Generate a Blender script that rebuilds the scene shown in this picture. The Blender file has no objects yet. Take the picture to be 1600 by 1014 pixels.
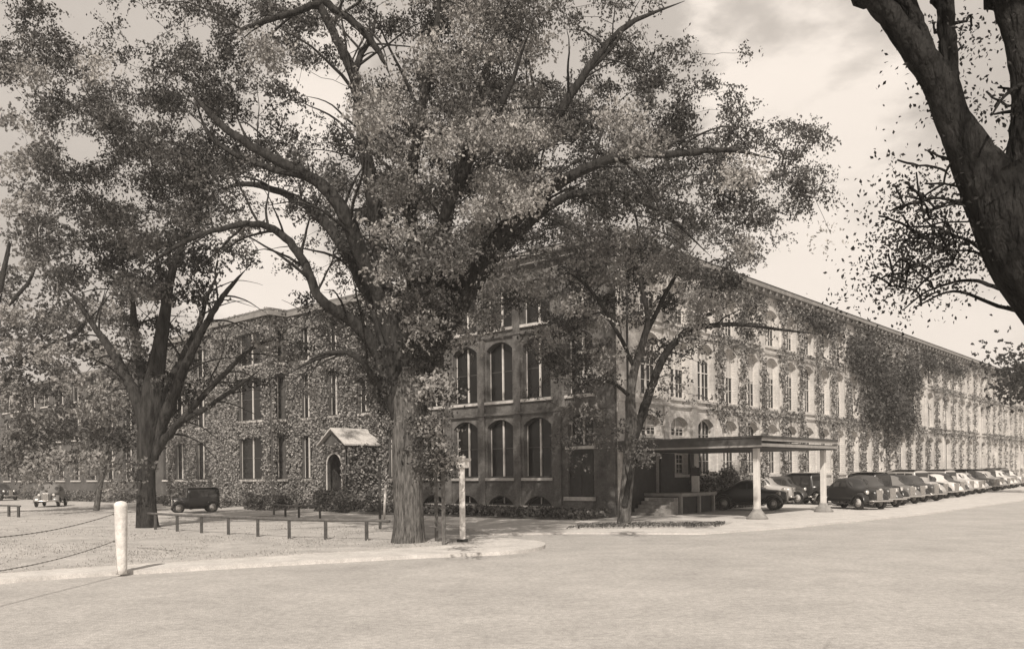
import bpy, bmesh, math, random
import numpy as np
from mathutils import Vector, Matrix
random.seed(7); rng = np.random.default_rng(7)
sc = bpy.context.scene
C = sc.collection
R = math.radians

# ------------------------------------------------------------------ camera
FPX, HY, ROLL, CAMZ = 1320.0, 738.4, 0.0114, 2.3
cam = bpy.data.cameras.new('camera'); camo = bpy.data.objects.new('camera', cam); C.objects.link(camo)
cam.sensor_width = 36; cam.lens = FPX/1600*36
cam.shift_y = (HY-507)/1600; cam.shift_x = 0.0
cam.clip_end = 3000; cam.clip_start = 0.1
camo.matrix_world = Matrix.Translation((0, 0, CAMZ)) @ Matrix.Rotation(R(90), 4, 'X') @ Matrix.Rotation(-ROLL, 4, 'Z')
sc.camera = camo

# ------------------------------------------------------------------ sun and sky
SUN_AZ = math.atan2(-0.995, -0.10)          # horizontal direction towards the sun
SUN_EL = R(43)
sd = Vector((math.cos(SUN_AZ)*math.cos(SUN_EL), math.sin(SUN_AZ)*math.cos(SUN_EL), math.sin(SUN_EL)))
sun = bpy.data.lights.new('sun', 'SUN'); sun.energy = 4.6; sun.angle = R(0.6); sun.color = (1, .91, .81)
suno = bpy.data.objects.new('sun', sun); C.objects.link(suno)
suno.rotation_euler = sd.to_track_quat('Z', 'Y').to_euler()
suno.location = (20, -10, 40)
w = bpy.data.worlds.new('World'); sc.world = w; w.use_nodes = True
nt = w.node_tree; nt.nodes.clear(); N = nt.nodes.new; LK = nt.links.new
out = N('ShaderNodeOutputWorld'); bg = N('ShaderNodeBackground'); LK(bg.outputs[0], out.inputs[0])
sky = N('ShaderNodeTexSky'); sky.sky_type = 'NISHITA'; sky.sun_disc = False
sky.sun_elevation = SUN_EL; sky.sun_rotation = math.pi/2-SUN_AZ; sky.dust_density = 4
bw = N('ShaderNodeRGBToBW'); LK(sky.outputs[0], bw.inputs[0])
tc = N('ShaderNodeTexCoord'); mp = N('ShaderNodeMapping'); mp.inputs['Scale'].default_value = (1, 1, 2.2)
LK(tc.outputs['Generated'], mp.inputs[0])
n1 = N('ShaderNodeTexNoise'); n1.inputs['Scale'].default_value = 2.6; n1.inputs['Detail'].default_value = 5; n1.inputs['Roughness'].default_value = .5
LK(mp.outputs[0], n1.inputs[0])
n2 = N('ShaderNodeTexNoise'); n2.inputs['Scale'].default_value = 7; n2.inputs['Detail'].default_value = 6; n2.inputs['Roughness'].default_value = .55; LK(mp.outputs[0], n2.inputs[0])
pert = N('ShaderNodeMath'); pert.operation = 'MULTIPLY_ADD'; LK(n2.outputs[0], pert.inputs[0]); pert.inputs[1].default_value = .34; pert.inputs[2].default_value = -.17
def cloudball(px, py, r):
    d = Vector(((px-800)/FPX, 1, (HY-py)/FPX)).normalized()
    v = N('ShaderNodeVectorMath'); v.operation = 'DISTANCE'; LK(tc.outputs['Generated'], v.inputs[0]); v.inputs[1].default_value = d
    q = N('ShaderNodeMath'); q.operation = 'ADD'; LK(v.outputs['Value'], q.inputs[0]); LK(pert.outputs[0], q.inputs[1]); v = q
    m = N('ShaderNodeMapRange'); m.interpolation_type = 'SMOOTHSTEP'; m.inputs[1].default_value = r*.35; m.inputs[2].default_value = r*1.15
    m.inputs[3].default_value = 1; m.inputs[4].default_value = 0; LK(v.outputs[0], m.inputs[0]); return m
add = None
for px, py, r in ((1250, 140, .10), (1290, 200, .10), (1310, 440, .17), (1500, 520, .15), (510, 130, .08), (420, 440, .12), (430, 340, .08), (1180, 150, .07)):
    b = cloudball(px, py, r)
    if add is None: add = b.outputs[0]
    else:
        m = N('ShaderNodeMath'); m.operation = 'MAXIMUM'; LK(add, m.inputs[0]); LK(b.outputs[0], m.inputs[1]); add = m.outputs[0]
mr = N('ShaderNodeMapRange'); mr.inputs[1].default_value = .38; mr.inputs[2].default_value = .68; LK(n1.outputs[0], mr.inputs[0])
cm = N('ShaderNodeMath'); cm.operation = 'MULTIPLY_ADD'; LK(mr.outputs[0], cm.inputs[0]); cm.inputs[1].default_value = .22; 
m2 = N('ShaderNodeMath'); m2.operation = 'MULTIPLY'; LK(add, m2.inputs[0]); m2.inputs[1].default_value = .8; LK(m2.outputs[0], cm.inputs[2])
mix = N('ShaderNodeMix'); mix.data_type = 'RGBA'; LK(cm.outputs[0], mix.inputs[0])
tint = N('ShaderNodeMix'); tint.data_type = 'RGBA'; tint.blend_type = 'MULTIPLY'; tint.inputs[0].default_value = 1
SKYK = .35
clampn = N('ShaderNodeMath'); clampn.operation = 'MINIMUM'; LK(bw.outputs[0], clampn.inputs[0]); clampn.inputs[1].default_value = 7
sc1 = N('ShaderNodeMath'); sc1.operation = 'MULTIPLY_ADD'; LK(clampn.outputs[0], sc1.inputs[0]); sc1.inputs[1].default_value = .12; sc1.inputs[2].default_value = 4.9
comb = N('ShaderNodeCombineColor'); 
for i in range(3): LK(sc1.outputs[0], comb.inputs[i])
LK(comb.outputs[0], mix.inputs[6]); mix.inputs[7].default_value = (9.5, 9.5, 9.5, 1)
LK(mix.outputs[2], tint.inputs[6]); tint.inputs[7].default_value = (1, .90, .805, 1)
LK(tint.outputs[2], bg.inputs[0]); bg.inputs[1].default_value = .1
sc.view_settings.view_transform = 'Standard'; sc.view_settings.look = 'None'; sc.view_settings.gamma = 1
sc.view_settings.exposure = 0.1
sc.cycles.max_bounces = 6; sc.cycles.transparent_max_bounces = 8

# ------------------------------------------------------------------ pixel helpers
_c, _s = math.cos(ROLL), math.sin(ROLL)
def uv(px, py):
    dx, dy = px-800, py-HY
    return (_c*dx-_s*dy)/FPX, (_s*dx+_c*dy)/FPX
def at(px, py, Y):
    u, v = uv(px, py); return Vector((u*Y, Y, CAMZ-v*Y))
def gr(px, py, z=0):
    u, v = uv(px, py); Y = (CAMZ-z)/max(v, 1e-3); return Vector((u*Y, Y, z))

TH = 0.72673
RD = Vector((math.sin(TH), math.cos(TH), 0)); LD = Vector((-math.cos(TH), math.sin(TH), 0))
NR = -LD; NL = -RD
CO = Vector((0.1250*43.4, 43.4, 0))

# ------------------------------------------------------------------ materials
TINT = (1, .965, .925)
def g(v, t=1.0): return (v*TINT[0], v*(1-(1-TINT[1])*t), v*(1-(1-TINT[2])*t), 1)
def mat(name, v, rough=.8, var=.0, scale=3., bump=0., bscale=20., metal=0., spec=.3, v2=None, detail=4, stretch=None, axis=None, brick=False, leaf_tone=None, trans=0., grit=0.):
    m = bpy.data.materials.new(name); m.use_nodes = True; t = m.node_tree; p = t.nodes['Principled BSDF']
    p.inputs['Roughness'].default_value = rough; p.inputs['Metallic'].default_value = metal
    p.inputs['Specular IOR Level'].default_value = spec
    p.inputs['Base Color'].default_value = g(v)
    nn = t.nodes.new; lk = t.links.new
    geo = nn('ShaderNodeNewGeometry'); pos = geo.outputs['Position']
    if stretch:
        mpn = nn('ShaderNodeMapping'); mpn.inputs['Scale'].default_value = stretch; lk(pos, mpn.inputs[0]); pos = mpn.outputs[0]
    col = None
    if var or v2 is not None:
        nz = nn('ShaderNodeTexNoise'); nz.inputs['Scale'].default_value = scale; nz.inputs['Detail'].default_value = detail; nz.inputs['Roughness'].default_value = .65
        lk(pos, nz.inputs[0]); cr = nn('ShaderNodeValToRGB')
        cr.color_ramp.elements[0].position = .32; cr.color_ramp.elements[1].position = .68
        cr.color_ramp.elements[0].color = g(v*(1-var)); cr.color_ramp.elements[1].color = g(v2 if v2 is not None else v*(1+var))
        lk(nz.outputs[0], cr.inputs[0]); col = cr.outputs[0]
    if brick:
        dt = nn('ShaderNodeVectorMath'); dt.operation = 'DOT_PRODUCT'; lk(geo.outputs['Position'], dt.inputs[0]); dt.inputs[1].default_value = axis
        sx = nn('ShaderNodeSeparateXYZ'); lk(geo.outputs['Position'], sx.inputs[0])
        cb = nn('ShaderNodeCombineXYZ'); lk(dt.outputs['Value'], cb.inputs[0]); lk(sx.outputs[2], cb.inputs[1])
        br = nn('ShaderNodeTexBrick'); lk(cb.outputs[0], br.inputs[0]); br.inputs['Scale'].default_value = 1
        br.inputs['Brick Width'].default_value = .24; br.inputs['Row Height'].default_value = .08; br.inputs['Mortar Size'].default_value = .012
        br.inputs['Color1'].default_value = (.9, .9, .9, 1); br.inputs['Color2'].default_value = (1.07, 1.07, 1.07, 1); br.inputs['Mortar'].default_value = (.86, .86, .86, 1)
        mx = nn('ShaderNodeMix'); mx.data_type = 'RGBA'; mx.blend_type = 'MULTIPLY'; mx.inputs[0].default_value = 1
        if col: lk(col, mx.inputs[6])
        else: mx.inputs[6].default_value = g(v)
        lk(br.outputs[0], mx.inputs[7]); col = mx.outputs[2]
    if leaf_tone:
        at_ = nn('ShaderNodeAttribute'); at_.attribute_name = 'leaf_tone'
        cr = nn('ShaderNodeValToRGB'); els = cr.color_ramp.elements
        els[0].position = 0; els[0].color = g(leaf_tone[0]); els[1].position = 1; els[1].color = g(leaf_tone[1])
        lk(at_.outputs['Fac'], cr.inputs[0]); col = cr.outputs[0]
    if grit:
        src = col
        for gs, ga in ((9., grit), (38., grit*1.3), (1.7, grit*.45)):
            gn = nn('ShaderNodeTexNoise'); gn.inputs['Scale'].default_value = gs; gn.inputs['Detail'].default_value = 3; lk(pos, gn.inputs[0])
            gm = nn('ShaderNodeMapRange'); gm.inputs[1].default_value = .3; gm.inputs[2].default_value = .7; gm.inputs[3].default_value = 1-ga; gm.inputs[4].default_value = 1+ga; lk(gn.outputs[0], gm.inputs[0])
            mx = nn('ShaderNodeVectorMath'); mx.operation = 'SCALE'; lk(src, mx.inputs[0]); lk(gm.outputs[0], mx.inputs['Scale']); src = mx.outputs[0]
        col = src
    if col: lk(col, p.inputs['Base Color'])
    if bump:
        nb = nn('ShaderNodeTexNoise'); nb.inputs['Scale'].default_value = bscale; nb.inputs['Detail'].default_value = 5
        lk(pos, nb.inputs[0]); bp = nn('ShaderNodeBump'); bp.inputs['Strength'].default_value = bump; bp.inputs['Distance'].default_value = .09 if bump >= .9 else .05
        lk(nb.outputs[0], bp.inputs['Height']); lk(bp.outputs[0], p.inputs['Normal'])
    if trans:
        tr = nn('ShaderNodeBsdfTranslucent'); ms = nn('ShaderNodeMixShader'); ms.inputs[0].default_value = trans
        if col: lk(col, tr.inputs[0])
        o = t.nodes['Material Output']; lk(p.outputs[0], ms.inputs[1]); lk(tr.outputs[0], ms.inputs[2]); lk(ms.outputs[0], o.inputs[0])
    return m
M = {}
M['road'] = mat('road_surface', .39, .95, .10, .35, .4, 40, v2=.46, detail=9, grit=.16)
M['lawn'] = mat('lawn_turf', .40, 1, .16, .9, .5, 18, v2=.50, detail=10, grit=.16)
M['walk'] = mat('walk_concrete', .53, .9, .12, 1.2, .15, 25, v2=.62, detail=8, grit=.10)
M['kerb'] = mat('kerb_stone', .40, .9, .2, 3, .2, 30)
M['bank'] = mat('bank_earth', .12, 1, .5, 1.2, .6, 14, detail=8)
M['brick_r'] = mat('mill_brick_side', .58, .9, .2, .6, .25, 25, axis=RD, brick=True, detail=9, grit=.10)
M['brick_l'] = mat('mill_brick_shaded', .15, .9, .38, .9, .5, 25, axis=LD, brick=True, detail=9, grit=.16)  # darker copy of the mill brick, elm shade put into the colour
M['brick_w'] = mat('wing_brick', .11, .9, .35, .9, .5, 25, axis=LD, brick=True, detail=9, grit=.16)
M['stone'] = mat('stone_sill', .55, .8, .15, 4, .1, 20)
M['paint'] = mat('window_paint', .62, .6, .12, 6)
M['paint_dk'] = mat('old_window_paint', .42, .6, .2, 6)
M['frame_dk'] = mat('dark_window_frame', .07, .6, .2, 6)
M['glass'] = mat('window_glass', .02, .15, 0, spec=.25)
M['blind'] = mat('window_blind', .46, .9, .12, 1.5, stretch=(1, 1, .3))
M['roof'] = mat('roof_felt', .16, .9, .2, 1)
M['cornice'] = mat('cornice_wood', .25, .8, .2, 2)
M['roof_lt'] = mat('porch_shingle', .55, .9, .15, 5, .3, 30)
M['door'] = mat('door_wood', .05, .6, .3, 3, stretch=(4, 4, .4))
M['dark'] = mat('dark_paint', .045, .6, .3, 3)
M['canopy_dk'] = mat('canopy_fascia', .07, .7, .25, 3)
M['canopy_lt'] = mat('canopy_trim', .30, .7, .15, 3)
M['canopy_post'] = mat('canopy_post_paint', .62, .7, .1, 3)
M['concrete'] = mat('rough_concrete', .26, .95, .25, 4, .4, 25)
M['bark'] = mat('elm_bark', .07, 1, .5, 4, 1.0, 4.5, v2=.20, detail=9, stretch=(4, 4, .7), spec=.04)
M['bark_dk'] = mat('dark_bark', .022, 1, .4, 3, .9, 9, v2=.07, detail=8, stretch=(2, 2, .5), spec=.04)
M['bark_black'] = mat('shaded_near_bark', .022, 1, .5, 5, 1.0, 14, v2=.05, detail=9, stretch=(2, 2, .6), spec=.04)  # near-black colour carries the shade on the trunk's facing side
M['bark_br'] = mat('shaded_branch_bark', .022, 1, .4, 4, .9, 6, v2=.06, detail=8, stretch=(2, 2, .6), spec=.04)  # darker copy of the trunk bark, crown shade put into the colour
M['leaf'] = mat('elm_leaf', .1, .85, spec=.06, leaf_tone=(.012, .50), trans=.04)
M['leaf_sm'] = mat('maple_leaf', .1, .7, spec=.2, leaf_tone=(.03, .55), trans=.08)
M['leaf_left'] = mat('side_tree_leaf', .1, .8, spec=.15, leaf_tone=(.015, .34), trans=.08)
M['leaf_far'] = mat('far_tree_leaf', .1, .8, spec=.1, leaf_tone=(.04, .44), trans=.15)
M['leaf_dk'] = mat('dark_leaf', .1, .8, spec=.1, leaf_tone=(.03, .13), trans=.2)  # narrow dark tone range for the leaves
M['ivy'] = mat('ivy_leaf', .1, .6, spec=.25, leaf_tone=(.08, .42), trans=.1)
M['ivy_dk'] = mat('side_ivy_leaf', .1, .7, spec=.2, leaf_tone=(.035, .36), trans=.05)
M['hedge'] = mat('hedge_leaf', .1, .7, spec=.2, leaf_tone=(.03, .26), trans=.1)
M['grassblade'] = mat('grass_blade', .3, .9, spec=.1, leaf_tone=(.25, .58), trans=.2)
M['post_dk'] = mat('fence_wood', .07, .9, .3, 6, .3, 20)
M['rail'] = mat('fence_rail_wood', .11, .8, .3, 6)
M['white'] = mat('white_paint', .66, .8, .16, 5, .3, 14, grit=.08)
M['chain'] = mat('chain_iron', .22, .7, .3, 10)
M['signwood'] = mat('sign_wood', .12, .8, .3, 6)
M['tyre'] = mat('tyre_rubber', .03, .8, .2, 9)
M['rim'] = mat('wheel_rim', .45, .35, .1, 9, spec=.6)
M['chrome'] = mat('bright_metal', .55, .25, .05, 9, metal=.7, spec=.6)
M['lens'] = mat('lamp_glass', .6, .15, spec=.8)
M['carglass'] = mat('car_glass', .035, .12, spec=.8)
for k, v in (('black', .022), ('dark', .06), ('grey', .17), ('pale', .38), ('white', .62)):
    M['car_'+k] = mat('car_paint_'+k, v, .28, .08, 2, spec=.55)

# ------------------------------------------------------------------ object helpers
def tag(o, label=None, cat=None, group=None, kind=None):
    if label: o['label'] = label
    if cat: o['category'] = cat
    if group: o['group'] = group
    if kind: o['kind'] = kind
    return o
def thing(name, label, cat, loc=(0, 0, 0), rz=0, group=None):
    o = bpy.data.objects.new(name, None); C.objects.link(o); o.location = loc; o.rotation_euler = (0, 0, rz); o.empty_display_size = .3
    return tag(o, label, cat, group)
class MB:
    def __init__(s): s.v = []; s.f = []; s.sm = []; s.mi = []; s.cur = 0
    def add(s, vs, fs, smooth=False):
        b = len(s.v); s.v += [tuple(p) for p in vs]; s.f += [tuple(i+b for i in f) for f in fs]; s.sm += [smooth]*len(fs); s.mi += [s.cur]*len(fs)
    def box(s, x0, x1, y0, y1, z0, z1, M4=None):
        vs = [Vector((x, y, z)) for z in (z0, z1) for y in (y0, y1) for x in (x0, x1)]
        if M4 is not None: vs = [M4 @ v for v in vs]
        s.add(vs, [(0, 2, 3, 1), (4, 5, 7, 6), (0, 1, 5, 4), (2, 6, 7, 3), (0, 4, 6, 2), (1, 3, 7, 5)])
    def tube(s, pts, rad, n=8, cap=True, wob=0., seed=0):
        pts = [Vector(p) for p in pts]; vs = []; fs = []; rr = random.Random(seed)
        up = Vector((0.13, .9, .2)); L = len(pts)
        ph = [rr.uniform(0, 6.28) for _ in range(4)]
        for i, p in enumerate(pts):
            d = (pts[min(i+1, L-1)]-pts[max(i-1, 0)]).normalized()
            a = d.cross(up); a = a.normalized() if a.length > 1e-4 else Vector((1, 0, 0)); b = d.cross(a).normalized()
            for k in range(n):
                t = 2*math.pi*k/n; r = rad[i]
                if wob: r *= 1+wob*(math.sin(3*t+ph[0]+i*.08)*.5+math.sin(5*t+ph[1]-i*.06)*.35+math.sin(11*t+ph[2]+i*.05)*.3)
                vs.append(p+a*(math.cos(t)*r)+b*(math.sin(t)*r))
        for i in range(L-1):
            for k in range(n):
                k2 = (k+1) % n; fs.append((i*n+k, i*n+k2, (i+1)*n+k2, (i+1)*n+k))
        if cap: fs.append(tuple(range(n))); fs.append(tuple((L-1)*n+k for k in reversed(range(n))))
        s.add(vs, fs, True)
    def lathe(s, prof, n=20, M4=None):      # prof: (r,z) about z
        vs = []; fs = []
        for r, z in prof:
            for k in range(n):
                t = 2*math.pi*k/n; p = Vector((r*math.cos(t), r*math.sin(t), z)); vs.append(M4 @ p if M4 is not None else p)
        for i in range(len(prof)-1):
            for k in range(n):
                k2 = (k+1) % n; fs.append((i*n+k, i*n+k2, (i+1)*n+k2, (i+1)*n+k))
        fs.append(tuple(reversed(range(n)))); fs.append(tuple((len(prof)-1)*n+k for k in range(n)))
        s.add(vs, fs, True)
    def build(s, name, m, parent=None, bevel=0, fix=True):
        me = bpy.data.meshes.new(name); me.from_pydata(s.v, [], s.f); [me.materials.append(x) for x in (m if isinstance(m, (list, tuple)) else [m])]
        me.polygons.foreach_set('use_smooth', s.sm); me.polygons.foreach_set('material_index', s.mi)
        if fix:
            bm = bmesh.new(); bm.from_mesh(me); bmesh.ops.recalc_face_normals(bm, faces=bm.faces); bm.to_mesh(me); bm.free()
        o = bpy.data.objects.new(name, me); C.objects.link(o)
        if parent: o.parent = parent
        if bevel:
            b = o.modifiers.new('bevel', 'BEVEL'); b.width = bevel; b.segments = 2; b.limit_method = 'ANGLE'
        return o
def copy_tree(o, parent=None):
    c = o.copy(); C.objects.link(c); c.parent = parent
    if parent is not None: c.matrix_parent_inverse = o.matrix_parent_inverse.copy()
    for ch in o.children: copy_tree(ch, c)
    return c
def smooth_path(pts, rad, n=5):
    """Catmull-Rom through points"""
    P = [Vector(p) for p in pts]; P = [P[0]*2-P[1]]+P+[P[-1]*2-P[-2]]; o = []; r = []
    for i in range(1, len(P)-2):
        for k in range(n):
            t = k/n; a, b, c, d = P[i-1], P[i], P[i+1], P[i+2]
            o.append(.5*((2*b)+(c-a)*t+(2*a-5*b+4*c-d)*t*t+(3*b-a-3*c+d)*t**3)); r.append(rad[i-1]*(1-t)+rad[i]*t)
    o.append(P[-2]); r.append(rad[-1]); return o, r
def leaves_obj(name, cen, size, m, parent=None, droop=.4, aspect=.6, nbias=None, bias=0., leaf_tone=None, twigs=None, tmat=None):
    """one mesh of many small folded leaves, cen Nx3"""
    n = len(cen); cen = np.asarray(cen, dtype=np.float32)
    a = rng.normal(size=(n, 3)); a[:, 2] -= droop; a /= np.linalg.norm(a, axis=1)[:, None]
    q = rng.normal(size=(n, 3))
    if nbias is not None: q = q*(1-bias)+np.array(nbias)*bias*2.2
    q -= (q*a).sum(1)[:, None]*a; q /= np.linalg.norm(q, axis=1)[:, None]   # leaf normal
    b = np.cross(q, a)
    s = (size*rng.uniform(.65, 1.35, n))[:, None]
    fold = q*s*.12
    v = np.stack([cen-a*s*.5, cen+b*s*aspect*.5+fold, cen+a*s*.5, cen-b*s*aspect*.5+fold], 1).reshape(-1, 3)
    v = v.astype(np.float32); lt = np.full(n, 4, np.int32); li = np.arange(4*n, dtype=np.int32); nt_ = 0
    if twigs is not None and twigs.v:
        nt_ = len(twigs.f); tv = np.array(twigs.v, np.float32); q4 = np.array(twigs.f, np.int32)+4*n
        v = np.concatenate([v, tv]); li = np.concatenate([li, q4.ravel()]); lt = np.full(n+nt_, 4, np.int32)
    me = bpy.data.meshes.new(name); me.vertices.add(len(v)); me.vertices.foreach_set('co', v.ravel())
    me.loops.add(len(li)); me.loops.foreach_set('vertex_index', li)
    me.polygons.add(n+nt_); me.polygons.foreach_set('loop_start', np.arange(0, 4*(n+nt_), 4, dtype=np.int32))
    me.materials.append(m)
    if nt_:
        me.materials.append(tmat); me.polygons.foreach_set('material_index', np.concatenate([np.zeros(n, np.int32), np.ones(nt_, np.int32)]))
        me.polygons.foreach_set('use_smooth', np.concatenate([np.zeros(n, bool), np.ones(nt_, bool)]))
    me.update(calc_edges=True)
    at_ = me.attributes.new('leaf_tone', 'FLOAT', 'POINT')
    r = rng.uniform(0, 1, n) if leaf_tone is None else leaf_tone
    at_.data.foreach_set('value', np.concatenate([np.repeat(r, 4), np.zeros(len(v)-4*n)]).astype(np.float32))
    o = bpy.data.objects.new(name, me); C.objects.link(o)
    if parent: o.parent = parent
    return o

# ------------------------------------------------------------------ ground, road, walks
def sheet(name, pts, m, z, kind='structure', thick=0):
    mb = MB(); vs = [(p.x, p.y, z) for p in pts]; n = len(vs)
    if thick:
        vs2 = [(p.x, p.y, z-thick) for p in pts]
        mb.add(vs+vs2, [tuple(range(n))]+[(i, i+n, (i+1) % n+n, (i+1) % n) for i in range(n)])
    else: mb.add(vs, [tuple(range(n))])
    o = mb.build(name, m, fix=False)
    me = o.data
    if me.polygons[0].normal.z < 0: me.flip_normals()
    o['kind'] = kind; return o
def W(s=0, p=0, t=0, z=0):   # s along the end wall, t along the long side, p out from end wall(NL)
    return CO+LD*s+RD*t+NL*p+Vector((0, 0, z))
def WR(t, p, z=0): return CO+RD*t+NR*p+Vector((0, 0, z))
sheet('ground', [Vector(p) for p in ((-700, -60, 0), (700, -60, 0), (700, 900, 0), (-700, 900, 0))], M['road'], 0.0)
def spl(pts, n=8):
    o, _ = smooth_path([Vector((p[0], p[1], 0)) for p in pts], [0]*len(pts), n); return o
lower = [gr(-500, 965), gr(0, 912), gr(300, 892), gr(640, 873), gr(780, 867), gr(835, 861), gr(852, 855), gr(838, 849), gr(770, 843)]
upper = [gr(660, 836), gr(500, 818), gr(330, 806), gr(200, 800), gr(60, 797), gr(-300, 800)]
isl = spl(lower, 8)+spl(upper, 6)
walk_in = [gr(-500, 945), gr(0, 902), gr(300, 882), gr(640, 861), gr(740, 853), gr(700, 846)]
sheet('path', isl, M['walk'], .10, thick=.12)
sheet('lawn', spl(walk_in, 8)+spl([gr(650, 837), gr(500, 819.5), gr(330, 807.5), gr(200, 802), gr(60, 799), gr(-300, 802)], 6), M['lawn'], .118, thick=.03)
# forecourt lawn in front of the wing and the far wing
sheet('forecourt_lawn', [W(17, 14), W(17, 1), W(120, 1), W(120, 14)], M['lawn'], .06, thick=.08)
# planted bank along the foot of the end wall
sheet('bank', [W(15.5, 5.2), W(15.5, -.5), W(-.8, -.5), W(-.8, 4.6)], M['bank'], .10, thick=.12)
# pavement along the long side and round the corner
pav = [gr(770, 836), gr(900, 834), gr(1100, 835), gr(1250, 824), gr(1450, 803.5), gr(1600, 782), gr(1800, 766), WR(130, .3), WR(0, .3), W(0, 4.8), W(10, 5.4)]
sheet('pavement', pav, M['walk'], .05, thick=.08)
sheet('grass_plot', [gr(900, 827), gr(1000, 826.5), gr(1130, 823), gr(1145, 818), gr(1050, 813), gr(940, 813)], M['lawn'], .07, thick=.04)

# grass tufts
def poly_contains(P, x, y):
    inside = np.zeros(len(x), bool); n = len(P); j = n-1
    for i in range(n):
        xi, yi, xj, yj = P[i].x, P[i].y, P[j].x, P[j].y
        c = ((yi > y) != (yj > y)) & (x < (xj-xi)*(y-yi)/((yj-yi) if yj != yi else 1e-9)+xi); inside ^= c; j = i
    return inside
def scatter_px(poly, n):
    px = rng.uniform(-30, 900, n); py = 797+rng.uniform(0, 1, n)**1.0*125
    P = [gr(a, b) for a, b in zip(px, py)]
    x = np.array([p.x for p in P]); y = np.array([p.y for p in P]); k = poly_contains(poly, x, y)
    return np.stack([x[k], y[k], np.full(k.sum(), .13)], 1)
lawnpoly = spl(walk_in, 8)+spl([gr(650, 837), gr(500, 819.5), gr(330, 807.5), gr(200, 802), gr(60, 799), gr(-300, 802)], 6)
gp = scatter_px(lawnpoly, 26000)
cl = np.sin(gp[:, 0]*1.7)+np.sin(gp[:, 1]*1.1+gp[:, 0]*.6)+rng.normal(size=len(gp))*.8
gp = gp[cl > .1]
tag(leaves_obj('grass', gp, .07, M['grassblade'], droop=-2.5, aspect=.35), 'short dry grass growing on the corner lawn', 'grass', kind='stuff')

# ------------------------------------------------------------------ walls with openings
def arch_pts(w_, top, rise, n=8):
    """arch from left spring to right spring, x relative"""
    h = w_/2; Rr = (h*h+rise*rise)/(2*rise); a0 = math.asin(min(1, h/Rr)); o = []
    if rise >= h: a0 = math.pi/2
    for i in range(n+1):
        a = -a0+2*a0*i/n; o.append((Rr*math.sin(a), top-Rr+Rr*math.cos(a)))
    return o
def wall(name, m, parent, org, d, nrm, x0, x1, z0, z1, ops, depth=.42):
    """ops: (xc, w, zsill, ztop, rise); columns built from sorted unique centres"""
    mb = MB(); P = lambda x, z, q=0: org+d*x+nrm*q+Vector((0, 0, z))
    cols = {}
    for o in ops: cols.setdefault(round(o[0], 2), []).append(o)
    xs = sorted(cols); cur = x0
    for xc in xs:
        col = sorted(cols[xc], key=lambda o: o[2]); hw = max(o[1] for o in col)/2
        a, b = xc-hw, xc+hw
        mb.add([P(cur, z0), P(a, z0), P(a, z1), P(cur, z1)], [(0, 1, 2, 3)])
        zc = z0
        for i, (x, w_, zs, zt, rs) in enumerate(col):
            l, r = x-w_/2, x+w_/2
            znext = col[i+1][2] if i+1 < len(col) else z1
            mb.add([P(a, zc), P(b, zc), P(b, zs), P(a, zs)], [(0, 1, 2, 3)])
            if l > a+1e-4:
                mb.add([P(a, zs), P(l, zs), P(l, zt+.25), P(a, zt+.25)], [(0, 1, 2, 3)]); mb.add([P(r, zs), P(b, zs), P(b, zt+.25), P(r, zt+.25)], [(0, 1, 2, 3)])
            ap = arch_pts(w_, zt, rs); zl = zt+.25
            for k in range(len(ap)-1):
                p, q = ap[k], ap[k+1]
                mb.add([P(x+p[0], p[1]), P(x+q[0], q[1]), P(x+q[0], zl), P(x+p[0], zl)], [(0, 1, 2, 3)])
                mb.add([P(x+p[0], p[1]), P(x+q[0], q[1]), P(x+q[0], q[1], -depth), P(x+p[0], p[1], -depth)], [(0, 1, 2, 3)])
            zsp = ap[0][1]
            mb.add([P(l, zs), P(l, zsp), P(l, zsp, -depth), P(l, zs, -depth)], [(0, 1, 2, 3)])
            mb.add([P(r, zs), P(r, zsp), P(r, zsp, -depth), P(r, zs, -depth)], [(0, 1, 2, 3)])
            mb.add([P(l, zs), P(r, zs), P(r, zs, -depth), P(l, zs, -depth)], [(0, 1, 2, 3)])
            zc = zl
        mb.add([P(a, zc), P(b, zc), P(b, z1), P(a, z1)], [(0, 1, 2, 3)])
        cur = b
    mb.add([P(cur, z0), P(x1, z0), P(x1, z1), P(cur, z1)], [(0, 1, 2, 3)])
    return mb.build(name, m, parent, fix=False)
_wcache = {}
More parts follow.
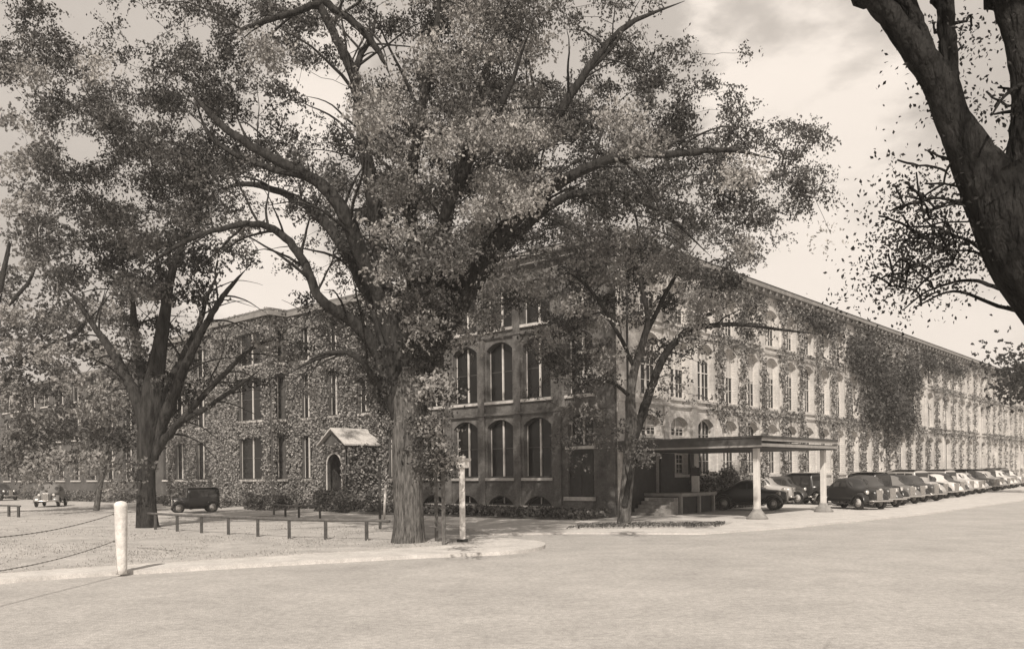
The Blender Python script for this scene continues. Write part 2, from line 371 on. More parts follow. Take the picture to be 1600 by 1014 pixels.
def window(parent, org, d, nrm, x, w_, zs, zt, rise, blind=0, paint='paint', sill=True, bars=True, depth=.32):
    """prototype in local coords (x along wall, y outwards, z up from sill), cached mesh data; window(frame) > pane, sill, blind"""
    key = (round(w_, 2), round(zt-zs, 2), round(rise, 2), round(blind, 2), paint, sill, bars)
    H = zt-zs
    if key not in _wcache:
        ap = arch_pts(w_, H, rise); f = MB(); t = .07
        inner = arch_pts(w_-2*t, H-t, rise*(w_-2*t)/w_)
        def strip(A, B, y0, y1):
            for k in range(len(A)-1):
                a, b, c, e = A[k], A[k+1], B[k+1], B[k]
                f.add([(a[0], y1, a[1]), (b[0], y1, b[1]), (c[0], y1, c[1]), (e[0], y1, e[1])], [(0, 1, 2, 3)])
                f.add([(e[0], y1, e[1]), (c[0], y1, c[1]), (c[0], y0, c[1]), (e[0], y0, e[1])], [(0, 1, 2, 3)])
        strip([(-w_/2, 0)]+ap+[(w_/2, 0)], [(-w_/2+t, 0)]+inner+[(w_/2-t, 0)], -.06, .0)
        f.box(-w_/2+t, w_/2-t, -.06, .0, 0, .09)
        if paint == 'paint_dk':
            f.cur = 1
            if bars: f.box(-.05, .05, -.06, .03, .09, H-t-.005)
            else: f.box(-.03, .03, -.06, .03, .09, H-t-.005)
            f.box(w_/2-t+.002, w_/2-.02, .003, .02, .1, H-rise-.02); f.cur = 0
            if bars:
                for zz_ in (.5,): f.box(-w_/2+t, -.05, -.05, -.02, H*zz_, H*zz_+.05); f.box(.05, w_/2-t, -.05, -.02, H*zz_, H*zz_+.05)
        elif bars:
            f.box(-.055, .055, -.06, .025, .09, H-t-.005)
            for s_ in (-1, 1):
                x0, x1 = (.055, w_/2-t) if s_ > 0 else (-w_/2+t, -.055)
                f.box(x0, x1, -.05, .0, H*.49, H*.49+.06)
                xm = (x0+x1)/2; top = H-t-rise*.55
                f.box(xm-.014, xm+.014, -.05, -.012, .09, H*.49); f.box(xm-.014, xm+.014, -.05, -.012, H*.49+.06, top)
                f.box(x0, xm-.014, -.05, -.016, H*.25, H*.25+.025); f.box(xm+.014, x1, -.05, -.016, H*.25, H*.25+.025)
                f.box(x0, xm-.014, -.05, -.016, H*.72, H*.72+.025); f.box(xm+.014, x1, -.05, -.016, H*.72, H*.72+.025)
        p = MB(); ring = [(-w_/2+.02, .01)]+[(a*.98, b-.02) for a, b in ap]+[(w_/2-.02, .01)]
        p.add([(a, -.045, b) for a, b in ring], [tuple(range(len(ring)))])
        fo = f.build('window', [M['frame_dk'], M['paint']] if paint == 'paint_dk' else M[paint], None, fix=False)
        po = p.build('pane', M['glass'], None, fix=False)
        so = None
        if sill:
            s_ = MB(); s_.box(-w_/2-.12, w_/2+.12, -.05, depth+.12, -.16, -.003); so = s_.build('sill', M['stone'], None)
        bo = None
        if blind:
            b_ = MB(); hb = H*blind; zz = H-hb
            r2 = [(-w_/2+t, zz)]+[(a*.93, b-.06) for a, b in ap if b-.06 > zz]+[(w_/2-t, zz)]
            b_.add([(a, -.03, b) for a, b in r2], [tuple(range(len(r2)))])
            bo = b_.build('blind', M['blind'], None, fix=False)
        _wcache[key] = tuple(o.data if o else None for o in (fo, po, so, bo))
        for o in (fo, po, so, bo):
            if o: bpy.data.objects.remove(o)
    dat = _wcache[key]
    mw = Matrix(((d.x, nrm.x, 0, 0), (d.y, nrm.y, 0, 0), (0, 0, 1, 0), (0, 0, 0, 1))); mw.translation = org+d*x-nrm*depth+Vector((0, 0, zs))
    fo = bpy.data.objects.new('window', dat[0]); C.objects.link(fo); fo.parent = parent; fo.matrix_local = mw
    for nm, dd in zip(('pane', 'sill', 'blind'), dat[1:]):
        if dd is None: continue
        o = bpy.data.objects.new(nm, dd); C.objects.link(o); o.parent = fo
    return fo
ROOF = 14.5; A2, A1, S1, S2, S3, A3 = 9.84, 5.37, 2.01, 6.43, 10.62, 13.05
PIT = 3.04; WW = 1.9; T0 = 3.22
NB = 37; TL = T0+NB*PIT
mill = thing('mill_building', 'long three storey brick textile mill with arched windows, ivy on its sunlit side', 'mill', (0, 0, 0))
opsR = []
for i in range(NB):
    x = T0+i*PIT
    if i == 0: opsR.append((x, 1.5, .95, 3.3, .05))
    if i == 1: opsR.append((x, 1.7, 2.1, 3.3, .05))
    opsR.append((x, WW, 4.25 if i < 2 else S1, A1, .42))
    opsR.append((x, WW, S2, A2, .42)); opsR.append((x, WW, S3, A3, .3))
o = wall('wall', M['brick_r'], mill, CO, RD, NR, 0, TL, 0, ROOF-.6, opsR); 
rs = random.Random(3)
for i in range(30):
    x = T0+i*PIT
    if i < 2: window(mill, CO, RD, NR, x, WW, 4.25, A1, .42, .6)
    else: window(mill, CO, RD, NR, x, WW, S1, A1, .42, rs.choice((0, 0, .35, .55)))
    window(mill, CO, RD, NR, x, WW, S2, A2, .42, rs.choice((0, .4, .5, .55, .3)))
    if i < 27: window(mill, CO, RD, NR, x, WW, S3, A3, .3, rs.choice((0, .4, .5, .6)))
window(mill, CO, RD, NR, T0+PIT, 1.7, 2.1, 3.3, .05, 0)
# the farthest bays as one part
mb = MB(); pb = MB()
for i in range(27, NB):
    x = T0+i*PIT
    for zs, zt in (((S3, A3),) if i < 30 else ((S1, A1), (S2, A2), (S3, A3))):
        P = lambda a, z, q: CO+RD*a+NR*q+Vector((0, 0, z))
        mb.add([P(x-.93, zs, -.38), P(x+.93, zs, -.38), P(x+.93, zt, -.38), P(x-.93, zt, -.38)], [(0, 1, 2, 3)])
        mb.add([P(x-.05, zs, -.34), P(x+.05, zs, -.34), P(x+.05, zt, -.34), P(x-.05, zt, -.34)], [(0, 1, 2, 3)])
        mb.add([P(x-1.05, zs-.15, .08), P(x+1.05, zs-.15, .08), P(x+1.05, zs-.01, .08), P(x-1.05, zs-.01, .08)], [(0, 1, 2, 3)])
tag(mb.build('window', M['blind'], mill, fix=False), kind='stuff')
# end wall of the mill
EB = (5.35, 8.15, 10.95, 13.75); EL = 15.6
opsL = [(2.35, 1.7, .98, 3.5, .02), (2.35, 1.7, 3.68, A1, .42), (2.35, 1.7, S2, A2, .42), (2.35, 1.7, S3, A3, .3)]
for x in EB: opsL += [(x, 2.0, .45, .98, .5), (x, 2.0, S1, A1, .42), (x, 2.0, S2, A2, .42), (x, 2.0, S3, A3, .3)]
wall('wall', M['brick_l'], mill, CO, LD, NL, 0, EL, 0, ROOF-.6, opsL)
for x in (2.35,):
    window(mill, CO, LD, NL, x, 1.7, 3.68, A1, .42, 0, 'paint_dk'); window(mill, CO, LD, NL, x, 1.7, S2, A2, .42, 0, 'paint_dk'); window(mill, CO, LD, NL, x, 1.7, S3, A3, .3, 0, 'paint_dk')
for x in EB:
    window(mill, CO, LD, NL, x, 2.0, .45, .98, .5, 0, 'paint_dk', bars=False)
    window(mill, CO, LD, NL, x, 2.0, S1, A1, .42, 0, 'paint_dk'); window(mill, CO, LD, NL, x, 2.0, S2, A2, .42, 0, 'paint_dk'); window(mill, CO, LD, NL, x, 2.0, S3, A3, .3, 0, 'paint_dk')
def frame_boxes(mb, d, nrm, org):
    Mx = Matrix(((d.x, nrm.x, 0, 0), (d.y, nrm.y, 0, 0), (0, 0, 1, 0), (0, 0, 0, 1))); Mx.translation = org
    return Mx
ML = frame_boxes(None, LD, NL, CO); MR_ = frame_boxes(None, RD, NR, CO)
# doors
b = MB(); b.box(1.5, 3.2, -.2, -.14, .98, 3.5, ML); do = b.build('door', M['door'], mill)
b = MB(); 
for k in range(2):
    for j in range(2): b.box(1.62+k*.8, 2.28+k*.8, -.14, -.115, 1.1+j*1.2, 2.15+j*1.2, ML)
b.build('door_panel', M['dark'], do)
b = MB(); b.box(1.38, 3.32, .003, .3, .78, .975, ML); b.build('threshold', M['stone'], mill, .01)
b = MB(); b.box(1.4, 3.3, .003, .25, .0, .775, ML); b.build('stoop', M['brick_l'], mill)
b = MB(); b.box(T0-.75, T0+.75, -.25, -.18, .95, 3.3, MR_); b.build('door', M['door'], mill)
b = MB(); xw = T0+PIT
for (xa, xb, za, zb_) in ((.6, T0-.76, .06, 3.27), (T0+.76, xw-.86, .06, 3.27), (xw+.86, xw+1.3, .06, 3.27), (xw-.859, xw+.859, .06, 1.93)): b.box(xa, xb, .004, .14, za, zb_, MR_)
b.build('canopy_shade_panel', M['dark'], mill)  # dark panels added over the brick to stand in for canopy shade
# brick piers, string courses, arch hoods, cornice and roof
b = MB()
for i in range(NB+1):
    x = T0-PIT/2+i*PIT
    if i == 0: x = .30
    b.box(x-.27, x+.27, .003, .10, 0, ROOF-1.0, MR_)
b.build('pier', M['brick_r'], mill)['kind'] = 'stuff'
b = MB()
for x in (.35, 3.86, 6.75, 9.55, 12.35, 15.2): b.box(x-.25, x+.25, .003, .11, 0, ROOF-1.0, ML)
b.build('pier', M['brick_l'], mill)
b = MB()
for z in (5.62, 10.12): b.box(.1, EL, .112, .16, z, z+.12, ML)
b.build('string_course', M['brick_l'], mill)
b = MB(); b.box(-.02, TL, .102, .15, 5.95, 6.08, MR_); b.box(-.02, TL, .102, .15, 10.15, 10.27, MR_); b.build('string_course', M['brick_r'], mill)
b = MB()
b.box(-.9, TL+.9, -.3, .55, ROOF-.30, ROOF-.02, MR_); b.box(-.5, TL+.5, -.3, .32, ROOF-.62, ROOF-.302, MR_)
b.box(.01, EL, -.3, .55, ROOF-.31, ROOF-.03, ML); b.box(.01, EL, -.3, .32, ROOF-.63, ROOF-.312, ML)
b.build('cornice', M['cornice'], mill)
b = MB()
for i in range(int(TL/1.0)): b.box(i*1.0+.2, i*1.0+.36, .322, .5, ROOF-.55, ROOF-.303, MR_)
b.build('bracket', M['cornice'], mill)['kind'] = 'stuff'
b = MB(); q = [CO+LD*-.6+RD*-.6+Vector((0, 0, ROOF)), CO+RD*TL+LD*-.6+Vector((0, 0, ROOF)), CO+RD*TL+LD*(EL)+Vector((0, 0, ROOF)), CO+LD*EL+RD*-.6+Vector((0, 0, ROOF))]
rg0 = CO+LD*(EL/2)+Vector((0, 0, ROOF+1.1))+RD*5; rg1 = CO+LD*(EL/2)+RD*(TL-5)+Vector((0, 0, ROOF+1.1))
b.add(q+[rg0, rg1], [(0, 1, 5, 4), (2, 3, 4, 5), (3, 0, 4), (1, 2, 5)])
b.build('roof', M['roof'], mill)
b = MB(); b.tube([CO+RD*.72+NR*.2+Vector((0, 0, z)) for z in (.2, 4, 9, ROOF-.6)], [.06]*4, 8); b.build('downpipe', M['dark'], mill)
# hidden rear walls so the building is closed
b = MB()
for p0, p1 in ((CO+LD*EL, CO+LD*EL+RD*TL), (CO+LD*EL+RD*TL, CO+RD*TL)):
    b.add([p0, p1, p1+Vector((0, 0, ROOF)), p0+Vector((0, 0, ROOF))], [(0, 1, 2, 3)])
b.build('wall', M['brick_l'], mill)

# ivy covered wing -------------------------------------------------------
wing = thing('ivy_wing', 'ivy covered three storey mill wing with a projecting stair tower and gabled porch', 'building', (0, 0, 0))
WS, WE = 15.62, 48.4; TS, TE, TP = 29.4, 37.6, 1.5
def fl(x, w_, three=True, arch=.15): return [(x, w_, S1, A1-.2, arch), (x, w_, S2, A2-.2, arch)]+([(x, w_, S3, A3, arch)] if three else [])
segs = [(WS, TS, 0, [(17.2, 1.5), (20.5, 1.1), (23.8, 1.1), (27.1, 1.1)]), (TS, TE, TP, [(32.1, 3.2)]), (TE, WE, 0, [(42.3, 1.7), (46.0, 1.7)])]
for x0, x1, pr, wins in segs:
    ops = []
    for x, w_ in wins:
        ops += fl(x, w_) if not (20 < x < 22) else fl(x, w_)[1:]
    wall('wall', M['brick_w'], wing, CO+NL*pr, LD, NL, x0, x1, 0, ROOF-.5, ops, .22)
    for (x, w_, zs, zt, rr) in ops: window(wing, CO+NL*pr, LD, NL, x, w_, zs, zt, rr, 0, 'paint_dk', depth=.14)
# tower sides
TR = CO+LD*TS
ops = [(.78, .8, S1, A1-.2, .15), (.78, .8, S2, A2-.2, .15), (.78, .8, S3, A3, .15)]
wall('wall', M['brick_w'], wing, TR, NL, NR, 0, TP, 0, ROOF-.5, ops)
for (x, w_, zs, zt, rr) in ops: window(wing, TR, NL, NR, x, w_, zs, zt, rr, 0, 'paint_dk')
b = MB(); p0 = CO+LD*TE; p1 = p0+NL*TP; z = Vector((0, 0, ROOF-.5)); b.add([p0, p1, p1+z, p0+z], [(0, 1, 2, 3)])
p0 = CO+LD*WE; p1 = p0+RD*16; b.add([p0, p1, p1+z, p0+z], [(0, 1, 2, 3)]); p2 = CO+LD*EL+RD*16; b.add([p1, p2, p2+z, p1+z], [(0, 1, 2, 3)])
b.build('wall', M['brick_w'], wing)
b = MB()
for x0, x1, pr in ((EL+.05, TS-.35, 0), (TS-.3, TE+.3, TP), (TE+.35, WE+.3, 0)):
    b.box(x0, x1, pr-.4-(TP if pr else 0), pr+.35, ROOF-.5, ROOF-.2, ML)
b.build('cornice', M['cornice'], wing)
b = MB(); b.box(EL+.02, WE+.3, -16, .2, ROOF-.195, ROOF+.05, ML); b.box(TS-.2, TE+.2, .203, TP+.2, ROOF-.195, ROOF+.04, ML); b.build('roof', M['roof'], wing)
# porch
porch = None
PS0, PS1, PD = 19.0, 21.45, 2.75; PB = .45
b = MB()
MP = ML
xc = (PS0+PS1)/2; aw = 1.5; ah = 3.65
# front wall with arched opening
P = lambda x, z, q: CO+LD*x+NL*q+Vector((0, 0, z))
ap = arch_pts(aw, ah, .7, 10); ez = 4.35; rz = 5.25
for q0, q1 in ((PD, PD-.25),):
    for q in (q0, q1):
        b.add([P(PS0, 0, q), P(xc-aw/2, 0, q), P(xc-aw/2, ez, q), P(PS0, ez, q)], [(0, 1, 2, 3)])
        b.add([P(xc+aw/2, 0, q), P(PS1, 0, q), P(PS1, ez, q), P(xc+aw/2, ez, q)], [(0, 1, 2, 3)])
        for k in range(10):
            a_, c_ = ap[k], ap[k+1]; b.add([P(xc+a_[0], a_[1], q), P(xc+c_[0], c_[1], q), P(xc+c_[0], ez, q), P(xc+a_[0], ez, q)], [(0, 1, 2, 3)])
        b.add([P(PS0, ez, q), P(PS1, ez, q), P(xc, rz-.08, q)], [(0, 1, 2)])
    for k in range(10):
        a_, c_ = ap[k], ap[k+1]; b.add([P(xc+a_[0], a_[1], q0), P(xc+c_[0], c_[1], q0), P(xc+c_[0], c_[1], q1), P(xc+a_[0], a_[1], q1)], [(0, 1, 2, 3)])
    for sx in (-1, 1): b.add([P(xc+sx*aw/2, 0, q0), P(xc+sx*aw/2, ap[0][1], q0), P(xc+sx*aw/2, ap[0][1], q1), P(xc+sx*aw/2, 0, q1)], [(0, 1, 2, 3)])
b.box(PS0, PS0+.25, .0, PD-.26, 0, ez, ML); b.box(PS1-.25, PS1, .0, PD-.26, 0, ez, ML)
porch = b.build('porch', M['brick_w'], wing, fix=False)
b = MB(); 
for k in range(10):
    a_, c_ = ap[k], ap[k+1]; s1 = 1.13
    b.add([P(xc+a_[0], a_[1], PD+.03), P(xc+c_[0], c_[1], PD+.03), P(xc+c_[0]*s1, c_[1]+.1, PD+.03), P(xc+a_[0]*s1, a_[1]+.1, PD+.03)], [(0, 1, 2, 3)])
for sx in (-1, 1):
    xa, xb = sorted((xc+sx*aw/2, xc+sx*(aw/2+.10))); b.box(xa, xb, PD+.0, PD+.03, PB, ap[0][1], ML)
b.build('arch_trim', M['paint'], porch, fix=False)
b = MB(); ov = .28
for sx in (-1, 1):
    xe = xc+sx*((PS1-PS0)/2+ov); zt_ = ez-.18
    vs = [P(xc, rz, PD+.3), P(xe, zt_, PD+.3), P(xe, zt_, -.05), P(xc, rz, -.05)]
    b.add(vs+[v+Vector((0, 0, .10)) for v in vs], [(0, 1, 2, 3), (4, 5, 6, 7), (0, 1, 5, 4), (1, 2, 6, 5), (2, 3, 7, 6)])
b.build('porch_roof', M['roof_lt'], porch)
b = MB(); b.box(xc-.62, xc+.62, .04, .12, PB+.3, 3.5, ML); b.build('porch_door', M['door'], porch)
b = MB(); b.box(PS0+.26, PS1-.26, .13, PD-.27, 0, PB+.15, ML)
for k in range(3): b.box(xc-.95, xc+.95, PD+.003+k*.3, PD+.3+k*.3, 0, PB+.0-k*.14, ML)
b.build('step', M['stone'], porch)

# far wing ---------------------------------------------------------------
far = thing('far_wing', 'shaded brick mill wing behind the trees at far left, with tall paired windows', 'building', (0, 0, 0))
FO = CO-NL*1.5
ops = []; xs = [51.2+i*4.3 for i in range(15)]
for x in xs: ops += [(x, 2.3, S1, A1, .35), (x, 2.3, S2, A2, .35), (x, 2.3, S3, A3, .3)]
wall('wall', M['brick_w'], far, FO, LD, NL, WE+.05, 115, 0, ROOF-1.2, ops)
for (x, w_, zs, zt, rr) in ops: window(far, FO, LD, NL, x, w_, zs, zt, rr, 0, 'paint_dk')
MF = frame_boxes(None, LD, NL, FO)
b = MB(); b.box(WE+.4, 115.3, -14, .3, ROOF-1.2, ROOF-.9, MF); b.build('roof', M['roof'], far)
b = MB(); p0 = FO+LD*115; p1 = p0+RD*14; z = Vector((0, 0, ROOF-1.2)); b.add([p0, p1, p1+z, p0+z], [(0, 1, 2, 3)]); b.build('wall', M['brick_w'], far)

# ------------------------------------------------------------------ ivy
def ivy_plane(org, d, nrm, x0, x1, z0, z1, dens, holes, fn=None, thick=.16):
    n = int((x1-x0)*(z1-z0)*dens); x = rng.uniform(x0, x1, n); z = rng.uniform(z0, z1, n); k = np.ones(n, bool)
    for (xc, w_, zs, zt, rr) in holes: k &= ~((abs(x-xc) < w_/2+.02) & (z > zs-.02) & (z < zt-.05))
    if fn is not None: k &= fn(x, z)
    x, z = x[k], z[k]; q = .03+rng.uniform(0, 1, len(x))**1.5*thick
    q = q+.10*(np.sin(x*2.1+np.sin(z*1.7)*2)*np.sin(z*2.3+x*.7)+1)*.6
    o_ = np.array(org); return o_+x[:, None]*np.array(d)+q[:, None]*np.array(nrm)+np.stack([0*z, 0*z, z], 1)
pts = []; wops = [(x, w_, zs, zt, 0) for x, w_, zs, zt in [(a[0], a[1], a[2], a[3]) for seg in segs[:1] for wv in seg[3] for a in fl(*wv)]]
def thin(x, z): return (np.sin(x*1.3+z*.5)+np.sin(z*1.1-x*.7)+rng.normal(size=len(x))*.8) > -1.7
h1 = [a for wv in segs[0][3] for a in fl(*wv)]; h1 = [a for a in h1 if not (20 < a[0] < 22 and a[2] < 3)]
h1.append(((PS0+PS1)/2, PS1-PS0, 0, 5.0, 0))
pts.append(ivy_plane(CO, LD, NL, WS+.3, TS, .1, ROOF-.3, 135, h1, thin))
h2 = [a for wv in segs[1][3] for a in fl(*wv)]; pts.append(ivy_plane(CO+NL*TP, LD, NL, TS, TE, .1, ROOF+.1, 135, h2, thin))
h3 = [a for wv in segs[2][3] for a in fl(*wv)]; pts.append(ivy_plane(CO, LD, NL, TE, WE, .1, ROOF-.3, 110, h3, thin))
h4 = [(.78, .8, S1, A1, 0), (.78, .8, S2, A2, 0), (.78, .8, S3, A3, 0)]; pts.append(ivy_plane(TR, NL, NR, 0, TP, .1, ROOF, 135, h4))
pv = np.concatenate(pts)
tag(leaves_obj('climbing_ivy', pv, .145, M['ivy'], droop=1.3, aspect=.85, nbias=(NL*.7+NR*.25+Vector((0, 0, .55))), bias=.55), 'thick ivy covering the walls and tower of the wing around its windows', 'ivy')
pp = ivy_plane(CO+LD*PS0, NL, NR, 0, PD, .2, 4.3, 130, [], None, .2)
pq = ivy_plane(CO+NL*PD, LD, NL, PS0, PS1, .3, 4.3, 80, [(xc, aw+.15, 0, 3.75, 0)], None, .08)
tag(leaves_obj('porch_ivy', np.concatenate([pp, pq]), .17, M['ivy_dk'], droop=1.0, aspect=.85, nbias=NR*.8+Vector((0, 0, .4)), bias=.5), 'ivy darkened for shade growing over the brick sides of the gabled porch', 'ivy')  # darker leaf material puts the elm's shade on the porch into the colour
# ivy on the sunlit side: on piers, spreading between floors
def fr(x, z):
    u = ((x-T0+PIT/2) % PIT); pier = np.minimum(u, PIT-u) < .5
    nz = np.sin(x*.9+1)+np.sin(x*.37+z*.4)+.6*np.sin(z*1.3+x*1.7)
    start = x > 9.2+.5*np.sin(z*2)
    fade = np.clip((x-9)/6, 0, 1)
    band = ((z > 5.6) & (z < 6.35) | (z > 10.0) & (z < 10.55))
    top = (z > 12.9)
    p = np.where(pier, .97, 0)+np.where(band, .75, 0)+np.where(top, .7, 0)
    p = p*np.where(x > 62, .55, 1)*(nz > -1.2)
    p = np.where(~pier & ~band & ~top, .25*(nz > .8), p)
    keep = rng.uniform(0, 1, len(x)) < p*(fade > 0)
    near = (x < 9.2) & (z > 10.1) & (rng.uniform(0, 1, len(x)) < .35)
    return (keep & start) | near
hR = []
for i in range(NB):
    x = T0+i*PIT; hR += [(x, WW-.15, S1, A1, 0), (x, WW-.15, S2, A2, 0), (x, WW-.15, S3, A3-.1, 0)]
pv = ivy_plane(CO, RD, NR, 0, 112, .3, ROOF-.5, 100, hR, fr, .28)
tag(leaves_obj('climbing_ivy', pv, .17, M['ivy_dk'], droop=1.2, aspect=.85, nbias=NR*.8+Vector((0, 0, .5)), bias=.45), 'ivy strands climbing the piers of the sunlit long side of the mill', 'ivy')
# a heavy hanging mass of ivy on the long side
def blob(cx, cz, rx, rz, n, q0, q1):
    a = rng.uniform(0, 6.283, n); r = np.abs(rng.normal(size=n))*.52*(1+.35*np.sin(5*a+cx)+.2*np.sin(9*a)); r = np.minimum(r, 1.7); x = cx+rx*r*np.cos(a); z = np.minimum(cz+rz*r*np.sin(a)*(1+.25*np.sin(x*2.3)), 14.0); x = x+.0*z
    q = q0+(q1-q0)*np.sqrt(np.clip(1-r**2, .05, 1))*rng.uniform(.2, 1, n)
    return np.array(CO)+x[:, None]*np.array(RD)+q[:, None]*np.array(NR)+np.stack([0*z, 0*z, z], 1)
bl = [blob(34, 11.7, 4.5, 2.0, 2200, .1, 1.0), blob(38, 10, 5, 3.4, 3600, .1, 1.6), blob(41, 7.6, 4.6, 3.2, 3200, .1, 1.7), blob(46, 10.6, 4.5, 2.6, 1900, .1, 1.2), blob(37, 7.2, 2.6, 1.8, 900, .1, 1.2), blob(46, 7.0, 2.8, 1.8, 800, .1, 1.0), blob(53, 12.6, 5, 1.2, 1100, .1, .8), blob(62, 12.8, 6, .9, 900, .1, .7), blob(26, 13.1, 5, .8, 900, .1, .6)]
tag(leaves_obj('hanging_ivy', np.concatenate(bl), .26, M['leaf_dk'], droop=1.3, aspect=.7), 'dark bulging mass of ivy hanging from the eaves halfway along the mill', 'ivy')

# ------------------------------------------------------------------ trees
GRID = """
631113566744799994122    
6643246775223899834633...
55765665421438998366641..
367956655426899999788632 
3738999986589999999887766
4757999847789999998888777
4679998634679999988888766
478998664568999989999987.
66798751135799879999989..
6578753013589844698567850
877664323347853.474.5433.
88765422222685..164.3.1..
8888642....375..123.1....
888841......44...........
78642........4..........."""
rows = [r.ljust(26) for r in GRID.split('\n')[1:]]
# right-hand end of the crown (cols 24,25 rows 3-6)
extra = {(3, 24): 1, (4, 24): 7, (4, 25): 4, (5, 24): 7, (5, 25): 6, (6, 24): 5, (6, 25): 2, (3, 22): 4, (3, 23): 3}
def cell(r, c):
    if (r, c) in extra: return extra[(r, c)]
    ch = rows[r][c] if c < len(rows[r]) else ' '
    return int(ch) if ch.isdigit() else 0
def owner(px, py):
    if 815 < px < 1215 and py > 345+max(0, (880-px))*1.2: return 'small'
    if px < 190 and py > 400+.4*px: return 'far'
    if px < 60 and py > 120: return 'far'
    if px < 470 and py > 330+max(0, px-250)*.45: return 'left'
    return 'elm'
HOLES = [(470, 350, 20, 22), (505, 420, 16, 26), (560, 300, 8, 24), (470, 500, 30, 18), (545, 440, 8, 24), (515, 135, 42, 38), (560, 95, 16, 30), (600, 75, 22, 30), (420, 292, 34, 12), (425, 335, 40, 13), (430, 380, 35, 14), (415, 450, 68, 45), (140, 225, 18, 32), (885, 85, 38, 40), (770, 400, 10, 26), (745, 380, 8, 22), (455, 180, 26, 22), (215, 470, 13, 16), (540, 330, 10, 26), (850, 372, 22, 8), (1075, 300, 24, 12), (700, 60, 10, 20), (130, 570, 26, 30)]
def hole(px, py):
    for a, b, c, d in HOLES:
        if ((px-a)/c)**2+((py-b)/d)**2 < 1: return True
    return False
OWN = {'elm': (27., 6.5), 'small': (36., 2.6), 'left': (36.5, 5.), 'far': (52., 6.)}
clumps = {k: [] for k in OWN}
rr = random.Random(11)
for r in range(-5, 15):
    for c in range(26):
        d = cell(max(r, 0), c) if r >= 0 else (min(8, cell(0, c)+2) if 2 < c < 20 else 0)
        if r < 0 and r < -5+abs(c-12)*.35: d = 0
        if d <= 0: continue
        n = 3.4*(d/9)**1.45*5.5
        if r < 0: n *= .5
        n = int(n)+(rr.random() < n-int(n)); nb = 3 if d >= 8 else 2
        boughs = [(c*50+rr.uniform(0, 50), r*50+rr.uniform(0, 50), rr.random(), rr.random()) for _ in range(nb)]
        for q in range(n):
            bx, by, bd, bt = boughs[q % nb]
            px = bx+rr.gauss(0, 12); py = by+rr.gauss(0, 9)
            if hole(px, py): continue
            k = owner(px, py); clumps[k].append((px, py, d, bd, bt))
# sparse detached twigs at the crown's fringe
def grow(limbs, targets, rbase=.035):
    """limbs: list of (points, radii). targets: list of Vector. returns tube list joining each target to the nearest grown node"""
    nodes = []; rads = []
    for p, r in limbs: nodes += p; rads += r
    A = np.array([tuple(n) for n in nodes]); RA = np.array(rads); out = []
    root = A[0].copy()
    order = sorted(targets, key=lambda t: min(((A-np.array(t))**2).sum(1)))
    cap = 14000; B = np.zeros((cap, 3)); RB = np.zeros(cap); n = min(len(A), cap); B[:n] = A[:n]; RB[:n] = RA[:n]
    for t in order:
        tv = np.array(t); D = B[:n]-tv; dist = np.sqrt((D**2).sum(1))
        cost = dist+np.maximum(0, (B[:n, 2]-tv[2]))*.8
        i = int(cost.argmin()); a = Vector(B[i]); L = (t-a).length
        if L < .05: continue
        m = a.lerp(t, .5)+Vector((rr.uniform(-1, 1), rr.uniform(-1, 1), rr.uniform(0, 1.4)))*L*.13
        rs0 = max(min(RB[i]*.55, .014+.013*L), .008)
        k = max(4, int(L/.5)+2); p = []; q = []
        for j in range(k+1):
            u = j/k; p.append(a.lerp(m, u).lerp(m.lerp(t, u), u)+Vector((rr.uniform(-1, 1), rr.uniform(-1, 1), rr.uniform(-1, 1)))*.03*L*math.sin(math.pi*u)); q.append(rs0*(1-u)+.006*u)
        out.append((p, q))
        for j in range(1, k+1):
            if n < cap: B[n] = p[j]; RB[n] = q[j]; n += 1
    return out
def spray_leaves(centres, count, spread, droop, sub=6, tones=None):
    """leaves in short drooping sprays around each clump centre"""
    P = []; rv = []
    for ci, (c_, s_, n) in enumerate(zip(centres, spread, count)):
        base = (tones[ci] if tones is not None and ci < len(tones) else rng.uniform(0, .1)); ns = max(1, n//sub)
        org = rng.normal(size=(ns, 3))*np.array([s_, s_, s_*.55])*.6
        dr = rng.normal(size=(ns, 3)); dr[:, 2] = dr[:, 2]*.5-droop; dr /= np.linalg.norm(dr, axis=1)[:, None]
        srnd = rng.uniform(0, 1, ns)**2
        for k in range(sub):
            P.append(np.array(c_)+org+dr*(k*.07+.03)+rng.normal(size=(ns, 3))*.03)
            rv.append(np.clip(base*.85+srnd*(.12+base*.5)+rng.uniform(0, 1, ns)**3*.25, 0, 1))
    return np.concatenate(P), np.concatenate(rv)
from statistics import NormalDist
def NormalDist_inv(u): return NormalDist().inv_cdf(min(.995, max(.005, u)))
